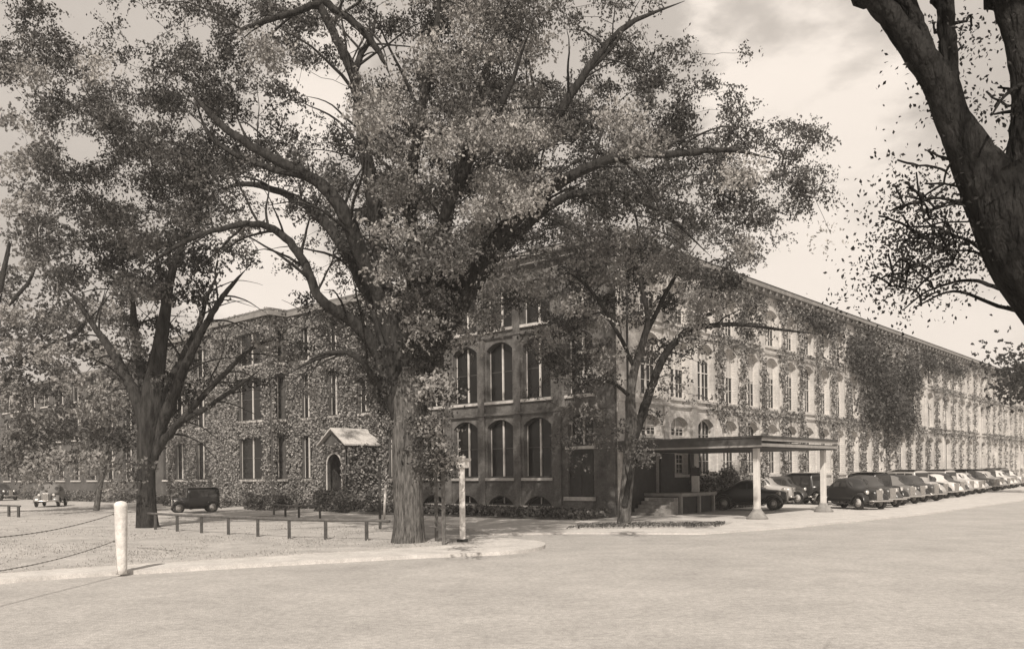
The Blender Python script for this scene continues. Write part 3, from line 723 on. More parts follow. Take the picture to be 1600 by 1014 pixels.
def make_tree(name, label, limbs_px, key, leafmat, barkmat, Y0, seedn, leafsize, perclump, spread, droop, group=None, trunk_wob=.06, extra_pts=None, twig=True):
    base = limbs_px[0][0]; bp = at(base[0], base[1], base[3])
    t = thing(name, label, 'tree', (0, 0, 0), 0, group)
    limbs = []; mb = MB()
    for i, L in enumerate(limbs_px):
        pts = [at(a[0], a[1], a[3]) for a in L]; rad = [a[2]/2*a[3]/FPX for a in L]
        if key in ('elm', 'left', 'far', 'small') and i: rad[-1] = .008
        if i == 0: pts[0].z = min(pts[0].z, .02)
        p, r_ = smooth_path(pts, rad, 6)
        if i > 0:   # small wander
            for j in range(1, len(p)-1): p[j] = p[j]+Vector((rr.uniform(-1, 1), rr.uniform(-1, 1), rr.uniform(-1, 1)))*min(.05, r_[j]*.22, (p[j+1]-p[j]).length*.12)
        n = 40 if i == 0 else (18 if rad[0] > .12 else 8)
        mb.cur = 0 if i == 0 else 1
        mb.tube(p, [x*(.88 if i and key == 'elm' else 1) for x in r_], n, wob=(trunk_wob if i == 0 else trunk_wob*.6), seed=seedn+i); limbs.append((p, r_))
    if key in ('elm', 'left', 'small', 'far'):
        mb.cur = 1; sc_ = {'elm': 1, 'left': .9, 'small': .55, 'far': 1}[key]; new = []
        for p, r_ in limbs[1:]:
            for j in range(len(p)//4, len(p)*4//5, 2 if key != 'small' else 4):
                if rr.random() < .25: continue
                d = (p[j+1]-p[j-1]).normalized(); side = d.cross(Vector((0, 1, 0))).normalized()*rr.choice((-1, 1))
                v = (d*.7+side*rr.uniform(.3, .9)+Vector((rr.uniform(-.3, .3), rr.uniform(-.9, .9), rr.uniform(.0, .5)))).normalized()
                L = rr.uniform(1.5, 3.6)*sc_; n_ = 9; q = p[j].copy(); pp = [q.copy()]; rq = [max(.012, min(r_[j]*.34, .014*L+.01))]
                for k in range(1, n_+1):
                    v = (v+Vector((rr.uniform(-.16, .16), rr.uniform(-.16, .16), rr.uniform(-.24, .06)))).normalized(); q = q+v*(L/n_); pp.append(q.copy()); rq.append(rq[0]*(1-k/n_)+.006)
                mb.tube(pp, rq, 6, cap=False); new.append((pp, rq))
        limbs += new
    up = M['bark_br' if barkmat == 'bark' else barkmat]; trunk = mb.build('trunk', [M[barkmat], up], t, fix=False)
    D0, sp = OWN.get(key, (Y0, 3))
    tg = []; nex = len(extra_pts or [])
    tones = []
    for (px, py, d, bd, bt) in clumps.get(key, []):
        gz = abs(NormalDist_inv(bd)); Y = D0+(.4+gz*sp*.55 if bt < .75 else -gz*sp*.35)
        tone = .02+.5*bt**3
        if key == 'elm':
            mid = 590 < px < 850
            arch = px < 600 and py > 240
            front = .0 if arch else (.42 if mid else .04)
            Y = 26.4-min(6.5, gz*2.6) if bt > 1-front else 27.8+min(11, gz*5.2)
            tone = (.05+.62*((bt-1+front)/front)**1.3 if bt > 1-front else .0+.10*bt) if front > 0 else .0+.14*bt  # centre front clumps lighter, rest darker: sun and shade painted into leaf tone
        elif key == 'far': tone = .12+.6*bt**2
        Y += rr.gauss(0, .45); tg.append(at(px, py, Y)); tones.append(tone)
    if extra_pts: tg += extra_pts
    if tg:
        bb = MB()
        for p, q in grow(limbs, tg): bb.tube(p, q, 5, cap=False)
        small_ = key == 'elm'; ntg = len(tg)-nex
        P, rv = spray_leaves(tg, [int(perclump*rr.uniform(.6, 1.4)*(.45 if small_ and i_ >= ntg else 1)) for i_ in range(len(tg))], [spread*rr.uniform(.7, 1.3)*(.6 if small_ and i_ >= ntg else 1) for i_ in range(len(tg))], droop, tones=tones)
        leaves_obj('crown', P, leafsize, M[leafmat], t, droop=.9, aspect=.58, leaf_tone=rv, twigs=bb, tmat=up)
    return t
D = 27.
elm = [
 [(637, 856, 66, D), (637, 845, 54, D), (638, 810, 46, D), (637, 740, 45, D), (638, 680, 48, D), (640, 625, 52, D), (641, 585, 44, D), (643, 560, 24, D)],
 [(630, 680, 26, D), (614, 620, 32, D), (590, 550, 26, D), (548, 500, 22, D-.5), (500, 468, 17, D-1), (475, 410, 15, D-1), (440, 366, 14, D-1), (395, 350, 11, D-1.5), (320, 365, 8, D-2), (255, 398, 6, D-2), (215, 430, 4, D-2)],
 [(632, 690, 28, D), (622, 600, 36, D), (590, 490, 26, D+.5), (550, 410, 22, D+1), (505, 345, 18, D+1.5), (450, 305, 13, D+2), (385, 288, 9, D+2), (330, 300, 6, D+2)],
 [(634, 690, 30, D), (628, 590, 40, D), (600, 480, 32, D), (565, 400, 29, D-.5), (535, 330, 26, D-1), (490, 280, 20, D-1), (420, 245, 16, D-1), (340, 190, 12, D-1), (285, 130, 8, D-1)],
 [(638, 680, 30, D), (634, 580, 36, D), (605, 480, 30, D), (592, 390, 27, D+.3), (578, 290, 25, D+.3), (563, 190, 21, D), (552, 118, 20, D), (525, 60, 15, D), (490, -5, 14, D), (440, -60, 10, D)],
 [(552, 125, 15, D), (560, 95, 12, D), (580, 55, 8, D+.5), (590, 10, 6, D+1)],
 [(478, -20, 12, D), (520, 12, 13, D), (560, 42, 13, D), (590, 78, 11, D), (610, 120, 8, D)],
 [(500, 5, 13, D), (450, 22, 11, D-1), (395, 40, 9, D-1), (340, 60, 6, D-1)],
 [(640, 690, 30, D), (642, 570, 40, D), (650, 440, 32, D-1), (640, 320, 24, D-1.5), (655, 200, 18, D-2), (680, 60, 14, D-2), (690, -40, 10, D-2)],
 [(644, 690, 32, D), (658, 580, 44, D), (705, 440, 36, D+.5), (760, 340, 30, D+1), (815, 250, 24, D+1), (870, 180, 17, D+1), (925, 100, 13, D+1), (980, 40, 10, D+1), (1070, 2, 6, D+1)],
 [(648, 680, 28, D), (664, 580, 38, D), (735, 430, 30, D-.5), (800, 350, 25, D-1), (870, 290, 20, D-1.5), (960, 248, 15, D-2), (1060, 240, 12, D-2), (1140, 235, 8, D-2), (1215, 250, 5, D-2)],
 [(650, 670, 24, D), (666, 590, 30, D), (745, 445, 22, D+1.5), (830, 345, 17, D+2), (900, 303, 13, D+2), (980, 306, 10, D+2), (1050, 345, 7, D+2), (1110, 400, 4, D+2)],
 [(655, 540, 34, D), (690, 380, 26, D+2), (720, 240, 20, D+2.5), (760, 110, 15, D+3), (800, -10, 10, D+3)],
 [(650, 540, 26, D), (675, 400, 20, D-2), (730, 260, 16, D-3), (790, 150, 11, D-3.5), (830, 40, 7, D-4)],
 [(605, 620, 14, D), (560, 560, 9, D-1), (510, 552, 6, D-1), (465, 575, 4, D-1)],
 [(600, 640, 12, D), (560, 556, 7, D-.7), (500, 560, 5, D-1), (440, 590, 3, D-1)],
 [(920, 110, 9, D+1), (960, 70, 6, D+1), (1000, 0, 5, D+1)],
 [(960, 300, 6, D+2), (990, 330, 5, D+2), (1000, 380, 3, D+2)],
 [(560, 215, 8, D), (550, 245, 6, D), (535, 225, 4, D)],
 [(478, 278, 12, D+1), (400, 255, 9, D+1.5), (330, 215, 7, D+2), (300, 140, 5, D+2)],
]
extra_e = []
for _ in range(60): extra_e.append(at(rr.gauss(672, 17), rr.uniform(480, 735), D-1.0-rr.random()*1.2))
for _ in range(26): extra_e.append(at(rr.gauss(598, 9), rr.uniform(540, 640), D+rr.uniform(-.3, 1.2)))
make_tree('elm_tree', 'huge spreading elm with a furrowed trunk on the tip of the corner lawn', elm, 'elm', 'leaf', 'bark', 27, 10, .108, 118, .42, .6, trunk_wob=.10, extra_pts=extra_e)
D = 36.
small = [
 [(975, 824, 26, D), (975, 810, 21, D), (977, 780, 20, D), (981, 740, 19, D), (984, 700, 20, D), (987, 665, 20, D), (985, 620, 15, D), (992, 575, 13, D), (1006, 530, 11, D), (1012, 495, 8, D), (1000, 440, 6, D), (985, 390, 4, D)],
 [(984, 700, 14, D), (1003, 650, 15, D), (1018, 605, 13, D), (1035, 562, 12, D), (1060, 530, 11, D-.3), (1100, 510, 9, D-.5), (1160, 508, 6, D-.7), (1230, 516, 4, D-.8), (1280, 522, 2, D-1)],
 [(1040, 550, 9, D), (1080, 508, 8, D+.4), (1110, 490, 6, D+.5), (1140, 478, 4, D+.5)],
 [(1006, 530, 8, D), (1050, 440, 6, D+.5), (1090, 380, 4, D+1)],
 [(992, 575, 7, D), (960, 510, 6, D-.5), (920, 450, 5, D-1), (880, 420, 3, D-1)],
 [(985, 620, 7, D), (960, 600, 5, D-.6), (920, 590, 4, D-1), (890, 600, 3, D-1.2)],
 [(976, 790, 10, D-.25), (985, 740, 8, D-.4), (998, 700, 6, D-.5), (1005, 690, 4, D-.5)],
]
ex = [at(rr.gauss(1005, 10), rr.gauss(705, 8), D-.5) for _ in range(5)]+[at(rr.gauss(925, 28), rr.gauss(680, 18), D-.8) for _ in range(12)]+[at(rr.gauss(1060, 60), rr.gauss(600, 10), D-.6) for _ in range(5)]
ex += [at(rr.gauss(905, 22), rr.gauss(570, 26), D-.9) for _ in range(22)]
make_tree('maple_tree', 'small slender forked tree standing before the sunlit corner of the mill', small, 'small', 'leaf_sm', 'bark', 36, 40, .13, 95, .46, .5, extra_pts=ex)
D = 36.5
left = [
 [(232, 832, 44, D), (230, 820, 34, D), (228, 780, 28, D), (228, 720, 27, D), (232, 680, 33, D), (238, 650, 36, D), (240, 610, 34, D), (247, 560, 24, D), (258, 490, 17, D), (268, 430, 12, D), (290, 370, 7, D)],
 [(233, 700, 22, D), (222, 650, 21, D), (209, 612, 18, D), (188, 572, 14, D+.5), (165, 535, 12, D+.8), (148, 512, 9, D+1), (120, 470, 6, D+1), (90, 440, 4, D+1)],
 [(232, 640, 20, D), (222, 590, 15, D+1), (212, 530, 12, D+1.5), (205, 460, 8, D+2), (180, 380, 5, D+2)],
 [(238, 720, 16, D), (250, 670, 20, D), (270, 620, 17, D-.3), (290, 570, 14, D-.5), (315, 520, 11, D-.7), (340, 475, 9, D-.8), (365, 443, 6, D-1), (385, 420, 4, D-1)],
 [(250, 620, 15, D), (285, 560, 11, D+.5), (310, 510, 8, D+.7), (325, 460, 6, D+1), (345, 420, 4, D+1)],
 [(236, 745, 8, D), (247, 702, 14, D-.2), (288, 652, 11, D-.7), (330, 605, 9, D-1), (375, 560, 7, D-1.3), (410, 535, 5, D-1.5), (450, 530, 3, D-1.6)],
 [(252, 694, 8, D-.3), (282, 660, 9, D-.6), (322, 638, 8, D-1), (370, 605, 6, D-1.4), (410, 575, 4, D-1.6)],
 [(247, 560, 12, D), (262, 500, 9, D+1), (250, 430, 7, D+1.5), (240, 350, 5, D+2)],
]
make_tree('elm_tree', 'dark forked elm with fanning limbs at the left end of the rail fence', left, 'left', 'leaf_left', 'bark_dk', 36, 60, .15, 95, .5, .5)
D = 52.
farl = [
 [(-40, 797, 30, D), (-40, 780, 24, D), (-38, 700, 20, D), (-32, 620, 18, D), (-20, 540, 14, D), (0, 450, 9, D), (15, 380, 5, D)],
 [(-34, 640, 10, D), (40, 560, 8, D), (120, 520, 7, D), (140, 480, 4, D)],
 [(-30, 600, 12, D), (-60, 540, 9, D), (-90, 480, 6, D)],
 [(-12, 500, 8, D), (50, 430, 5, D), (60, 330, 4, D)],
]
make_tree('shade_tree', 'pale leafy tree whose low boughs droop in from the far left edge', farl, 'far', 'leaf_far', 'bark_dk', 52, 80, .22, 110, .8, .7)
# small leaning tree near the far wing
lean = [[(150, 785, 9, 56.), (156, 760, 8, 56.), (164, 725, 7, 56.), (170, 690, 6, 56.), (166, 650, 4, 56.)]]
make_tree('sapling', 'slender pale leaning sapling left of the dark forked elm', lean, 'none', 'leaf_far', 'bark', 56, 90, .2, 60, .9, .6, extra_pts=[at(rr.gauss(166, 14), rr.gauss(672, 22), 56) for _ in range(14)])
def P3(X, Y, Z, w_): return (800+X/Y*FPX, HY-(Z-CAMZ)/Y*FPX, w_/Y*FPX, Y)
# big foreground tree at right
D = 5.0
big = [
 [(2150, 1600, 420, D), (2080, 1280, 300, D), (1990, 960, 240, D), (1870, 740, 205, D), (1770, 600, 180, D), (1692, 485, 160, D), (1620, 400, 140, D), (1576, 330, 114, D), (1546, 275, 86, D)],
 [(1560, 310, 100, D), (1520, 245, 66, D), (1491, 190, 50, D), (1466, 130, 46, D), (1436, 84, 44, D), (1402, 40, 36, D), (1366, -4, 34, D), (1345, -28, 30, D), P3(1.9, 4.2, 5.7, .10), P3(1.5, 3.0, 6.6, .06), P3(1.0, 1.8, 7.6, .02)],
 [(1474, 150, 36, D), (1452, 96, 32, D), (1432, 40, 27, D), (1416, -2, 27, D), (1408, -24, 24, D), P3(2.3, 4.2, 5.8, .08), P3(2.4, 3.2, 6.6, .05), P3(2.2, 2.0, 7.7, .02)],
 [(1494, 200, 44, D), (1484, 130, 32, D), (1480, 60, 27, D), (1477, 0, 27, D), (1477, -24, 26, D), P3(2.7, 4.2, 5.8, .09), P3(3.0, 3.0, 6.8, .05), P3(3.2, 1.6, 8.0, .02)],
 [(1612, 400, 90, D), (1600, 300, 64, D), (1601, 225, 48, D), (1606, 150, 46, D), (1598, 70, 48, D), (1576, 0, 46, D), (1568, -24, 42, D), P3(3.0, 4.2, 5.8, .14), P3(3.8, 3.2, 6.7, .09), P3(4.8, 2.0, 7.5, .05), P3(5.6, .9, 8.2, .02)],
 [(1660, 490, 12, D), (1600, 470, 8, D+.4), (1560, 450, 7, D+.8), (1510, 438, 5, D+1), (1450, 455, 3, D+1.1), (1410, 485, 2, D+1.2)],
 [(1620, 440, 10, D), (1560, 410, 7, D+.6), (1510, 375, 5, D+.9), (1460, 365, 3, D+1), (1415, 385, 2, D+1)],
 [(1490, 250, 7, D), (1470, 245, 4, D+.3), (1448, 235, 2, D+.5)],
 [(1560, 330, 8, D), (1510, 320, 5, D+.5), (1460, 310, 4, D+.8), (1390, 330, 2, D+1)],
 [(1640, 500, 9, D), (1560, 478, 6, D+.5), (1490, 455, 4, D+.7), (1430, 480, 2, D+.8)],
 [(1600, 130, 8, D), (1570, 150, 5, D-.2), (1550, 180, 3, D-.3)],
]
tp = []
for _ in range(84): tp.append((rr.gauss(1452, 36), rr.gauss(345, 46)))
for _ in range(22): tp.append((rr.gauss(1410, 26), rr.gauss(420, 30)))
for _ in range(9): tp.append((rr.gauss(1558, 12), rr.gauss(165, 28)))
for _ in range(6): tp.append((rr.gauss(1515, 9), rr.gauss(35, 28)))
for _ in range(5): tp.append((rr.gauss(1450, 18), rr.gauss(110, 40)))
big_pts = [at(a, b if b > 200 else max(8, b), D+rr.uniform(0, 1.4 if b > 200 else .25)) for a, b in tp if a < 1620]

for _ in range(90):
    y_ = rr.uniform(-1.2, 3.4); big_pts.append(Vector((rr.gauss(3.3, 1.4), y_, rr.uniform(.78, 1)*(10.2-y_)/1.07)))
make_tree('oak_tree', 'massive dark forked trunk leaning in from the right edge of the road', big, 'none', 'leaf_dk', 'bark_black', 5.0, 120, .027, 42, .045, .4, extra_pts=big_pts)
# tree beyond the far end of the parked cars
D = 70.
fr_ = [[(1640, 775, 26, D), (1640, 760, 20, D), (1640, 680, 18, D), (1638, 600, 12, D), (1630, 550, 7, D)], [(1640, 640, 10, D), (1610, 590, 7, D), (1585, 570, 4, D)]]
make_tree('shade_tree', 'dark leafy tree cut by the right edge beyond the parked cars', fr_, 'none', 'leaf_dk', 'bark_dk', 70, 140, .30, 120, 1.6, .5, extra_pts=[at(1625+rr.gauss(0, 34), 585+rr.gauss(0, 24), 70+rr.gauss(0, 1.5)) for _ in range(60)])

# ------------------------------------------------------------------ hedges and shrubs
def leafbox(name, label, cat, m, org, dx, dy, sx, sy, h, n, size=.14, seedv=0, group=None, z0=.1):
    n = int(n); x = rng.uniform(0, 1, n); y = rng.uniform(0, 1, n)
    top = h*(.72+.28*np.sin(x*sx*1.3+seedv)*np.cos(y*3+seedv)+.12*rng.normal(size=n)); shell = rng.uniform(0, 1, n)
    z = np.where(shell < .5, top, rng.uniform(0, 1, n)*top)
    y = np.where(shell > .5, np.where(rng.uniform(0, 1, n) < .7, 1-rng.uniform(0, .12, n), y), y)
    P = np.array(org)+x[:, None]*sx*np.array(dx)+y[:, None]*sy*np.array(dy)+np.stack([0*z, 0*z, z+z0], 1)
    return tag(leaves_obj(name, P, size, M[m], droop=.2, aspect=.8), label, cat, group)
leafbox('hedge', 'dark low hedge running along the foot of the shaded end wall', 'hedge', 'hedge', W(-1.2, 2.2), LD, NL, 16.4, 2.2, .42, 9500, .16, 1)
leafbox('hedge', 'clipped low hedge with a pale top beside the boxy old car', 'hedge', 'ivy_dk', W(30.5, 3.8), LD, NL, 9, 1.1, .75, 5000, .15, 2)
leafbox('shrub', 'rounded dark shrub left of the porch steps', 'shrub', 'hedge', W(22.2, 3.8), LD, NL, 3.6, 2.2, 1.0, 3800, .15, 3)
leafbox('shrub', 'dark shrub at the right of the porch near the elm trunk', 'shrub', 'hedge', W(16.0, 2.6), LD, NL, 3.4, 2.4, 1.1, 3800, .15, 4)
leafbox('ground_cover', 'low pale planting at the foot of the ivy wing', 'plants', 'ivy_dk', W(22, .5), LD, NL, 26, 2.6, .55, 12000, .16, 5)['kind'] = 'stuff'
leafbox('ground_cover', 'low dark planting in front of the far wing', 'plants', 'hedge', W(48.5, .6), LD, NL, 60, 3.0, .8, 14000, .2, 6)['kind'] = 'stuff'
leafbox('shrub', 'mottled leafy shrub behind the black coupe beyond the canopy platform', 'shrub', 'ivy_dk', WR(6.6, .3), RD, NR, 7.5, 1.2, 2.1, 6500, .15, 7)
leafbox('grass', 'rough grass on the little plot by the small forked tree', 'grass', 'hedge', gr(885, 829)+Vector((0, 0, 0)), Vector((1, .05, 0)), Vector((.3, 1, 0)), 6.2, 2.0, .07, 2600, .09, 8)['kind'] = 'stuff'

# ------------------------------------------------------------------ canopy, platform
can = thing('canopy', 'flat roofed loading canopy on two white posts beside the mill wall', 'canopy', tuple(WR(4.3, 4)))
can_inv = Matrix.Translation(-WR(4.3, 4))
MC = can_inv @ MR_
b = MB(); b.box(-.15, 8.85, .12, 8.0, 3.76, 3.86, MC); b.build('roof_slab', M['canopy_dk'], can, .01)
b = MB(); b.box(-.05, 8.75, .12, 7.85, 3.30, 3.55, MC); b.build('soffit', M['dark'], can)
b = MB(); b.box(-.10, -.053, .12, 7.9, 3.34, 3.756, MC); b.build('fascia', M['canopy_dk'], can)
b = MB(); b.box(-.10, 8.8, 7.903, 7.95, 3.62, 3.756, MC); b.box(-.12, 8.82, 7.903, 7.97, 3.36, 3.5, MC); b.build('fascia', M['canopy_lt'], can)
b = MB(); b.box(-.13, -.103, .12, 7.9, 3.34, 3.42, MC); b.build('trim', M['canopy_lt'], can)
for t_, lab in ((.45, 0), (8.3, 1)):
    b = MB(); b.box(t_-.125, t_+.125, 7.265, 7.515, .3, 3.298, MC); po = b.build('post', M['canopy_post'], can, .015)
    p = can_inv @ WR(t_, 7.39); b = MB()
    b.lathe([(.50, 0.0), (.47, .08), (.34, .24), (.23, .38), (.20, .46)], 18, Matrix.Translation(p+Vector((0, 0, .05)))); b.build('footing', M['concrete'], po)
dock = thing('loading_platform', 'dark loading platform with a pale edge rail under the canopy', 'platform', tuple(WR(5, 1.3)))
di = Matrix.Translation(-WR(5, 1.3)) @ MR_
b = MB(); b.box(2.3, 6.1, .12, 2.3, .95, 1.12, di); b.build('deck', M['concrete'], dock, .01)
b = MB(); b.box(2.3, 6.1, 2.303, 2.36, 1.0, 1.14, di); b.box(2.24, 2.297, .12, 2.3, 1.0, 1.14, di); b.build('edge_rail', M['canopy_lt'], dock)
b = MB(); b.box(2.4, 6.0, .2, 2.1, .06, .947, di); b.build('skirt', M['dark'], dock)
b = MB()
for x in (2.5, 4.4, 5.95):
    b = MB(); b.box(x-.07, x+.07, 2.14, 2.28, .06, .947, di); b.build('support', M['canopy_lt'], dock)
b = MB()
for k in range(5): b.box(.6+k*.32, .9+k*.34, .4, 2.2, .06, .2+k*.18, di)
b.build('step', M['concrete'], dock)
pm = thing('fuel_pump', 'slim upright pump with a dark square head standing on the platform', 'pump', tuple(WR(5.3, 1.5, 1.12)))
b = MB(); b.box(-.2, .2, -.16, .16, 0, .9); b.build('cabinet', M['paint'], pm, .02)
b = MB(); b.box(-.26, .26, -.2, .2, .903, 1.35); b.build('head', M['dark'], pm, .03)
b = MB(); b.tube([(.22, .1, .7), (.4, .14, .3), (.34, .12, .05), (.24, .12, .4)], [.02]*4, 6); b.build('hose', M['dark'], pm)
for o_ in (pm,): o_.rotation_euler = (0, 0, R(-20))

# ------------------------------------------------------------------ fences, posts, signs
fence = thing('rail_fence', 'low dark wooden rail fence across the lawn between the two elms', 'fence', (0, 0, 0))
fx = [(243, 827), (277, 830), (315, 832.5), (357, 835), (403, 838), (452, 841), (509, 842.5), (573, 844)]
tops = []
for px, py in fx:
    p = gr(px, py, .118); b = MB(); h = .62
    b.box(-.055, .055, -.055, .055, -.05, h, Matrix.Translation(p) @ Matrix.Rotation(.3, 4, 'Z')); b.build('post', M['post_dk'], fence, .008)
    tops.append(p+Vector((0, 0, h+.035)))
tops = [tops[0]+(tops[0]-tops[1])*.35]+tops+[tops[-1]+(tops[-1]-tops[-2])*.55]
b = MB(); b.tube(tops, [.05]*len(tops), 8); b.build('rail', M['rail'], fence)
fence2 = thing('rail_fence', 'short dark rail fence cut by the left edge of the lawn', 'fence', (0, 0, 0))
tops = []
for px, py in ((-14, 806), (14, 807), (29, 808)):
    p = gr(px, py, .11); b = MB(); b.box(-.06, .06, -.06, .06, -.05, .6, Matrix.Translation(p)); b.build('post', M['post_dk'], fence2, .008); tops.append(p+Vector((0, 0, .635)))
b = MB(); b.tube(tops+[tops[-1]+(tops[-1]-tops[-2])*.2], [.05]*4, 8); b.build('rail', M['rail'], fence2)
fence3 = thing('rail_fence', 'little dark rail in front of the shrubs by the porch', 'fence', (0, 0, 0))
tops = []
for px, py in ((428, 804), (446, 806), (467, 807), (500, 808)):
    p = gr(px, py, .06); b = MB(); b.box(-.05, .05, -.05, .05, -.05, .55, Matrix.Translation(p)); b.build('post', M['post_dk'], fence3, .008); tops.append(p+Vector((0, 0, .58)))
b = MB(); b.tube(tops, [.045]*4, 8); b.build('rail', M['rail'], fence3)
# white post with chains
p = gr(190, 893, .1)
wp = thing('white_post', 'stout white round post holding chains at the left of the lawn', 'post', tuple(p))
b = MB(); b.lathe([(.115, -.05), (.12, .05), (.145, 1.5), (.15, 1.52), (.15, 1.58), (.10, 1.63), (.02, 1.65)], 24); b.build('shaft', M['white'], wp)
b = MB(); b.lathe([(.03, -.03), (.03, .03)], 8, Matrix.Translation((-.16, 0, 1.35))); b.lathe([(.03, -.03), (.03, .03)], 8, Matrix.Translation((-.16, 0, .72))); b.build('staple', M['chain'], wp)
p2 = gr(-210, 985, .1)
wp2 = copy_tree(wp); wp2.location = p2; wp2['label'] = 'stout white post just outside the left edge of the lawn'
def chain(name, label, A, B, sag, part):
    b = MB(); L = (B-A).length; n = int(L/.085)
    prev = None
    for i in range(n+1):
        u = i/n; q = A.lerp(B, u)-Vector((0, 0, sag*4*u*(1-u)))
        if prev is not None:
            m = (q+prev)/2; dv = (q-prev)
            if i % 2: w_ = .015
            else: w_ = .010
            b.tube([prev-dv*.12, m, q+dv*.12], [w_*.7, w_, w_*.7], 6)
        prev = q
    return tag(b.build(name, M['chain'], None, fix=False), label, 'chain')
chain('chain', 'upper iron chain running left from the white post', p+Vector((-.16, 0, 1.35)), p2+Vector((.1, 0, 1.35)), .22, 0)
chain('chain', 'lower iron chain running left from the white post', p+Vector((-.16, 0, .72)), p2+Vector((.1, 0, .72)), .2, 0)
e = gr(300, 872, .1)
chain('chain', 'short length of chain lying on the lawn right of the white post', gr(214, 855, .15), gr(275, 860, .15), .0, 0)
# timber sign by the elm
sp = gr(689, 848, .118)
sg = thing('timber_sign', 'dark two legged timber sign board right of the big elm trunk', 'sign', tuple(sp))
for px, py in ((682, 845), (693.5, 851)):
    q = gr(px, py, .118)-sp; b = MB(); b.box(q.x-.055, q.x+.055, q.y-.055, q.y+.055, -.05, 2.55); b.build('post', M['signwood'], sg, .008)
b = MB(); b.box(-.30, .34, -.08, .04, 2.50, 2.86); b.build('board', M['dark'], sg, .01)
b = MB(); b.box(-.02, .22, -.06, .02, 2.863, 3.13); b.build('lantern_box', M['paint_dk'], sg)
# white columnar post
q = gr(723, 846, .118)
wc = thing('sign_post', 'slender white post with a small square white head right of the elm', 'post', tuple(q))
b = MB(); b.box(-.09, .09, -.09, .09, .08, 2.35); b.build('shaft', M['white'], wc, .01)
b = MB(); b.box(-.18, .24, -.14, .14, 2.352, 2.58); b.box(-.23, .29, -.18, .18, 2.583, 2.66); b.box(-.06, .12, -.06, .06, 2.663, 2.73); b.build('head', M['white'], wc, .01)
b = MB(); b.box(-.18, .16, -.15, .15, -.02, .078); b.build('base', M['dark'], wc, .01)
q = gr(594, 826, .118)
b = MB(); b.box(-.05, .05, -.05, .05, -.05, 2.5, Matrix.Translation(q)); st = tag(b.build('dark_post', M['post_dk'], None, .006), 'tall thin dark post just left of the elm trunk', 'post')
q = gr(600, 812, .05)
b = MB(); b.tube([q, q+Vector((.1, 0, 1.7))], [.06, .06], 8); tag(b.build('white_stake', M['white'], None), 'white slanting stake between the porch and the elm trunk', 'post')

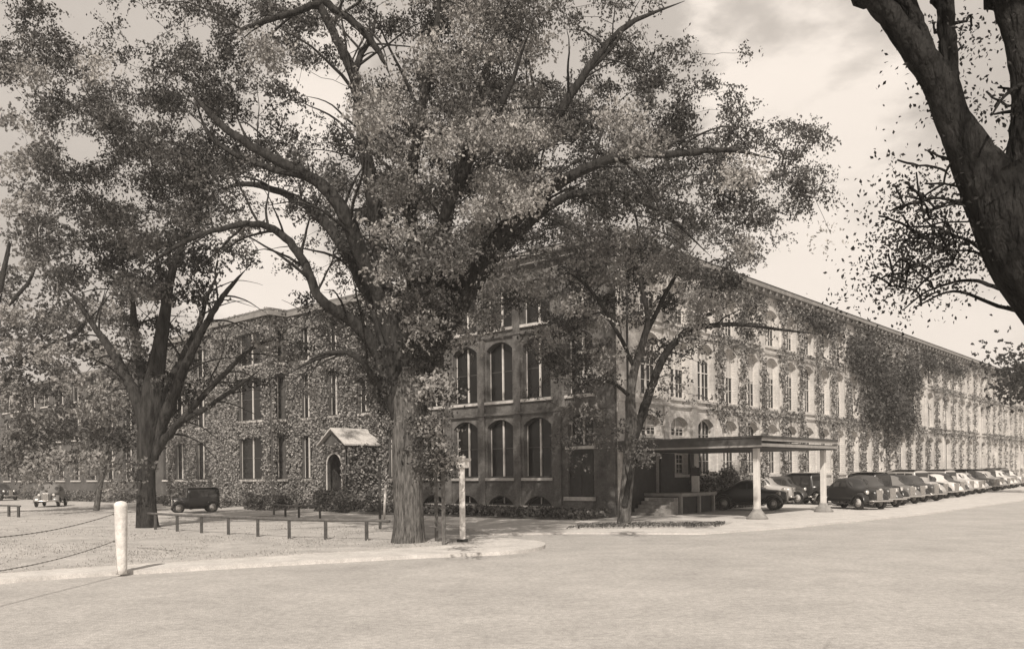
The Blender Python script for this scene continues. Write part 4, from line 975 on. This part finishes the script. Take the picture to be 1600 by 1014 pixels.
# ------------------------------------------------------------------ cars
def car_section(hw, ztop, belt, zb=.36, roofy=None):
    """half section points from bottom outside up to the centre line"""
    if roofy is None:    # bonnet or tail
        return [(hw*.92, zb), (hw, zb+.15), (hw, (zb+ztop)/2), (hw*.97, ztop-.18), (hw*.86, ztop-.07), (hw*.6, ztop-.02), (0, ztop)]
    return [(hw*.95, zb), (hw, zb+.2), (hw, belt), (hw-.05, belt+.04+(ztop-belt)*.35), (hw-.12, ztop-.12), (hw-.3, ztop-.02), (0, ztop+.02)]
def make_car(kind, colour):
    root = thing('car', 'car', 'car'); body = MB()
    if kind == 'sedan':
        st = [(-2.15, .42, .62, 0), (-2.05, .58, .86, 0), (-1.8, .68, 1.12, 1), (-1.4, .73, 1.42, 1), (-.95, .75, 1.62, 1), (-.4, .76, 1.69, 1), (.15, .75, 1.66, 1), (.35, .73, 1.58, 1), (.68, .68, 1.14, 0), (1.2, .52, 1.11, 0), (1.7, .40, 1.05, 0), (1.9, .30, .98, 0), (1.97, .18, .8, 0)]
        win = [(-1.15, -.62), (-.55, .02), (.08, .36)]
    elif kind == 'coupe':
        st = [(-2.15, .42, .62, 0), (-2.0, .58, .90, 0), (-1.6, .68, 1.06, 0), (-1.15, .72, 1.16, 0), (-.85, .74, 1.42, 1), (-.6, .75, 1.60, 1), (-.15, .75, 1.64, 1), (.15, .74, 1.62, 1), (.32, .73, 1.54, 1), (.62, .68, 1.12, 0), (1.2, .52, 1.10, 0), (1.7, .40, 1.05, 0), (1.92, .30, .98, 0), (1.99, .18, .8, 0)]
        win = [(-.55, -.15), (-.05, .34)]
    else:
        st = [(-1.85, .66, 1.75, 1), (-1.8, .70, 1.83, 1), (-1.2, .72, 1.86, 1), (-.2, .72, 1.86, 1), (.45, .71, 1.84, 1), (.52, .70, 1.78, 1), (.56, .58, 1.16, 0), (1.1, .46, 1.14, 0), (1.55, .38, 1.12, 0), (1.6, .36, 1.08, 0)]
        win = [(-1.65, -1.05), (-.95, -.3), (-.2, .4)]
    n = 7; vs = []; fs = []
    for x, hw, zt, rf in st:
        sec = car_section(hw, zt, 1.1, roofy=1 if rf else None)
        vs += [(x, y, z) for y, z in sec]+[(x, -y, z) for y, z in reversed(sec[:-1])]
    m_ = 2*n-1
    for i in range(len(st)-1):
        for k in range(m_-1): fs.append((i*m_+k, i*m_+k+1, (i+1)*m_+k+1, (i+1)*m_+k))
        fs.append((i*m_+m_-1, i*m_, (i+1)*m_, (i+1)*m_+m_-1))
    fs.append(tuple(range(m_))); fs.append(tuple((len(st)-1)*m_+k for k in reversed(range(m_))))
    body.add(vs, fs, True)
    paint = M['car_'+colour]; bo = body.build('body', paint, root)
    sub = bo.modifiers.new('smooth', 'SUBSURF'); sub.levels = sub.render_levels = 1 if kind != 'box' else 0
    def sec_at(x):
        for a, b_ in zip(st, st[1:]):
            if a[0] <= x <= b_[0]:
                t = (x-a[0])/(b_[0]-a[0]); return a[1]*(1-t)+b_[1]*t, a[2]*(1-t)+b_[2]*t
        return st[-1][1], st[-1][2]
    for sgn in (-1, 1):
        for x0, x1 in win:
            b = MB(); vs = []
            for x in (x0, (x0+x1)/2, x1):
                hw, zt = sec_at(x); zl = 1.14; zh = zt-.20; yl = hw+.012; yh = hw-.085+.012
                vs += [(x, sgn*yl, zl), (x, sgn*(yl-.03), (zl+zh)/2), (x, sgn*yh, zh)]
            b.add(vs, [(0, 1, 4, 3), (1, 2, 5, 4), (3, 4, 7, 6), (4, 5, 8, 7)], True); b.build('side_window', M['carglass'], root)
    if kind == 'box':
        b = MB(); b.box(-1.86, .56, -.66, .66, 1.862, 1.90); b.build('roof_cover', M['car_grey'], root, .015)
    i = [k for k, s_ in enumerate(st) if s_[3]][-1]; a, b_ = st[i], st[i+1]
    off = .03; b = MB(); b.add([(a[0]+off, -a[1]+.14, a[2]-.10), (a[0]+off, a[1]-.14, a[2]-.10), (b_[0]+off-.05, b_[1]-.12, b_[2]+.06), (b_[0]+off-.05, -b_[1]+.12, b_[2]+.06)], [(0, 1, 2, 3)]); b.build('windscreen', M['carglass'], root)
    if kind != 'box':
        j = [k for k, s_ in enumerate(st) if s_[3]][0]; a, b_ = st[j], st[j+1]; u = .3; v = .8
        pa = (a[0]*(1-u)+b_[0]*u, a[2]*(1-u)+b_[2]*u); pb_ = (a[0]*(1-v)+b_[0]*v, a[2]*(1-v)+b_[2]*v)
        b = MB(); b.add([(pa[0]-.04, -.3, pa[1]+.03), (pa[0]-.04, .3, pa[1]+.03), (pb_[0]-.04, .27, pb_[1]+.03), (pb_[0]-.04, -.27, pb_[1]+.03)], [(0, 1, 2, 3)]); b.build('rear_window', M['carglass'], root)
    xf, xr = (1.32, -1.38) if kind != 'box' else (1.2, -1.3); rw = .36 if kind != 'box' else .40
    def fender(xc, yin, yout, a0, a1, tail, sgn):
        b = MB(); path = []; N_ = 12
        for k in range(N_+1):
            a = R(a0+(a1-a0)*k/N_); rr_ = rw+.13; path.append((xc+math.cos(a)*rr_, rw+math.sin(a)*rr_))
        path += tail
        vs = []; w_ = len(path)
        for (x, z) in path:
            for t_, dz in ((0, -.01), (.3, .015), (.7, .01), (.93, -.04), (1, -.12)): vs.append((x, sgn*(yin+(yout-yin)*t_), max(z+dz, .28)))
        fs = [(i*5+k, i*5+k+1, (i+1)*5+k+1, (i+1)*5+k) for i in range(w_-1) for k in range(4)]
        b.add(vs, fs, True); o = b.build('fender', paint, root, fix=True); s2 = o.modifiers.new('solid', 'SOLIDIFY'); s2.thickness = .025
    for sgn in (-1, 1):
        fender(xf, .40, .90, 5, 150, [(xf-.62, .45), (xf-.8, .36), (xf-.95, .33)], sgn)
        fender(xr, .50, .88, 25, 165, [(xr-.58, .38), (xr-.68, .34)], sgn)
        b = MB(); b.box(xr+.4, xf-.85, .68*1, .88, .29, .335) if sgn > 0 else b.box(xr+.4, xf-.85, -.88, -.68, .29, .335); b.build('running_board', M['tyre'], root)
        for x in (xf, xr):
            Mw = Matrix.Translation((x, sgn*.76, rw)) @ Matrix.Rotation(R(90), 4, 'X')
            b = MB(); b.lathe([(rw-.13, -.07), (rw-.04, -.09), (rw, -.05), (rw, .05), (rw-.04, .09), (rw-.13, .07)], 22, Mw); wh = b.build('wheel', M['tyre'], root)
            b = MB(); b.lathe([(rw-.14, -.08), (.12, -.05), (.1, -.10), (.02, -.12), (.02, .12), (.1, .10), (.12, .05), (rw-.14, .08)], 18, Mw); b.build('rim', M['rim'], wh)
        hx = 1.62 if kind != 'box' else 1.45
        Mh = Matrix.Translation((hx, sgn*.50, .88)) @ Matrix.Rotation(R(90), 4, 'Y')
        b = MB(); b.lathe([(.02, -.22), (.09, -.14), (.12, 0), (.12, .04)], 14, Mh); hl = b.build('headlight', M['chrome'], root)
        b = MB(); b.lathe([(.105, .042), (.07, .06), (.01, .065)], 14, Mh); b.build('lens', M['lens'], hl)
    gx = st[-1][0]; b = MB(); b.box(gx-.05, gx+.02, -.19, .19, .5, 1.0)
    for k in range(9): b.box(gx+.02, gx+.035, -.17+k*.04, -.16+k*.04, .52, .98)
    b.build('grille', M['chrome'], root, .02)
    for x, s_ in ((2.22 if kind != 'box' else 1.95, 1), (-2.3 if kind != 'box' else -2.05, -1)):
        b = MB(); b.tube([(x-s_*.14, -.8, .46), (x, -.6, .46), (x+s_*.03, 0, .46), (x, .6, .46), (x-s_*.14, .8, .46)], [.045]*5, 8)
        for y in (-.35, .35): b.tube([(x-s_*.45, y, .44), (x, y, .46)], [.02, .02], 6)
        b.build('bumper', M['chrome'], root)
    return root
protos = {}
def place_car(kind, colour, loc, head, label, group, scale=1.):
    key = (kind, colour)
    if key not in protos: protos[key] = make_car(kind, colour); o = protos[key]
    else: o = copy_tree(protos[key])
    o.location = loc; o.rotation_euler = (0, 0, math.atan2(head.y, head.x)); o.scale = (scale, scale, scale*1.05)
    o['label'] = label
    if group: o['group'] = group
    elif 'group' in o: del o['group']
    return o
GP = 'cars parked nose out along the mill'
def park(t_, pn, kind, colour, label, jit=0, sc_=1., grp=GP, z=.05):
    h = NR.copy(); h.rotate(Matrix.Rotation(jit, 3, 'Z')); return place_car(kind, colour, WR(t_, pn, z)-h*2.2, h, label, grp, sc_)
def park_at(nose, tail, kind, colour, label, sc_=1., grp=GP, ln=2.2):
    h = (nose-tail); h.z = 0; h.normalize(); c = nose-h*ln*sc_; return place_car(kind, colour, Vector((c.x, c.y, .05)), h, label, grp, sc_)
park_at(gr(1237, 798), gr(1120, 797), 'coupe', 'black', 'black coupe seen from the side between the two canopy posts', 1.0)
n0 = gr(1246, 789); park_at(n0, n0-Vector((.72, -.69, 0)), 'sedan', 'pale', 'pale sedan just behind the black coupe, left of the right canopy post', 1.05)
n0 = gr(1279, 789); park_at(n0, n0-Vector((.55, -.83, 0)), 'sedan', 'dark', 'dark sedan glimpsed just left of the right canopy post', 1.05)
n0 = gr(1312, 790); park_at(n0, n0-Vector((.45, -.89, 0)), 'box', 'black', 'black boxy saloon tucked between the right canopy post and the row', 1.02)
kinds = ['coupe', 'sedan', 'box', 'sedan', 'sedan', 'coupe', 'box', 'sedan']
cols = ['black', 'dark', 'black', 'grey', 'black', 'dark', 'pale', 'black', 'white', 'dark', 'pale', 'white', 'white', 'pale', 'black', 'grey', 'white', 'pale', 'dark', 'white', 'white', 'pale', 'grey', 'white']
ords = ['first', 'second', 'third', 'fourth', 'fifth', 'sixth', 'seventh', 'eighth', 'ninth', 'tenth', 'eleventh', 'twelfth', 'thirteenth', 'fourteenth', 'fifteenth', 'sixteenth', 'seventeenth', 'eighteenth', 'nineteenth', 'twentieth', 'twenty first', 'twenty second', 'twenty third', 'twenty fourth']
kn = {'coupe': 'coupe', 'sedan': 'rounded sedan', 'box': 'upright boxy saloon'}
NA = gr(1380, 798); NB_ = gr(1594, 762); dv = (NB_-NA).normalized()
for i in range(24):
    n0 = NA+dv*(i*2.75)+Vector((random.uniform(-.2, .2), random.uniform(-.2, .2), 0)); a = R(-69+random.uniform(-4, 4)); h = Vector((math.cos(a), math.sin(a), 0))
    k = kinds[i % 8]; c = cols[i]
    park_at(n0, n0-h, k, c, '%s %s, %s car in the row beyond the right canopy post' % (c if c != 'pale' else 'pale grey', kn[k], ords[i]), random.uniform(1.02, 1.1))
# left cars
p = gr(297, 803); place_car('box', 'black', Vector((p.x, p.y+.6, .07)), Vector((-.86, -.5, 0)), 'old boxy black saloon with a pale roof edge behind the rail fence', None, .78)
p = gr(69, 793); place_car('sedan', 'grey', Vector((p.x, p.y+1, .07)), Vector((.30, -.95, 0)), 'grey sedan facing the viewer beside the far left trees', None, 1.)
p = gr(-8, 783); place_car('sedan', 'black', Vector((p.x, p.y+1, .07)), Vector((.8, -.5, 0)), 'black sedan half cut off by the left edge', None, 1.)

# ------------------------------------------------------------------ thin haze, added to lift the blacks and pale the distance
hz = bpy.data.materials.new('haze_air'); hz.use_nodes = True; t_ = hz.node_tree; t_.nodes.clear()
ho = t_.nodes.new('ShaderNodeOutputMaterial'); hv = t_.nodes.new('ShaderNodeVolumePrincipled'); t_.links.new(hv.outputs[0], ho.inputs['Volume'])
hv.inputs['Color'].default_value = (1, .97, .94, 1); hv.inputs['Density'].default_value = .0009; hv.inputs['Anisotropy'].default_value = 0.0
b = MB(); b.box(-720, 720, -70, 910, -1, 42); o = b.build('haze', hz); o['kind'] = 'stuff'; o.data.materials[0] = hz
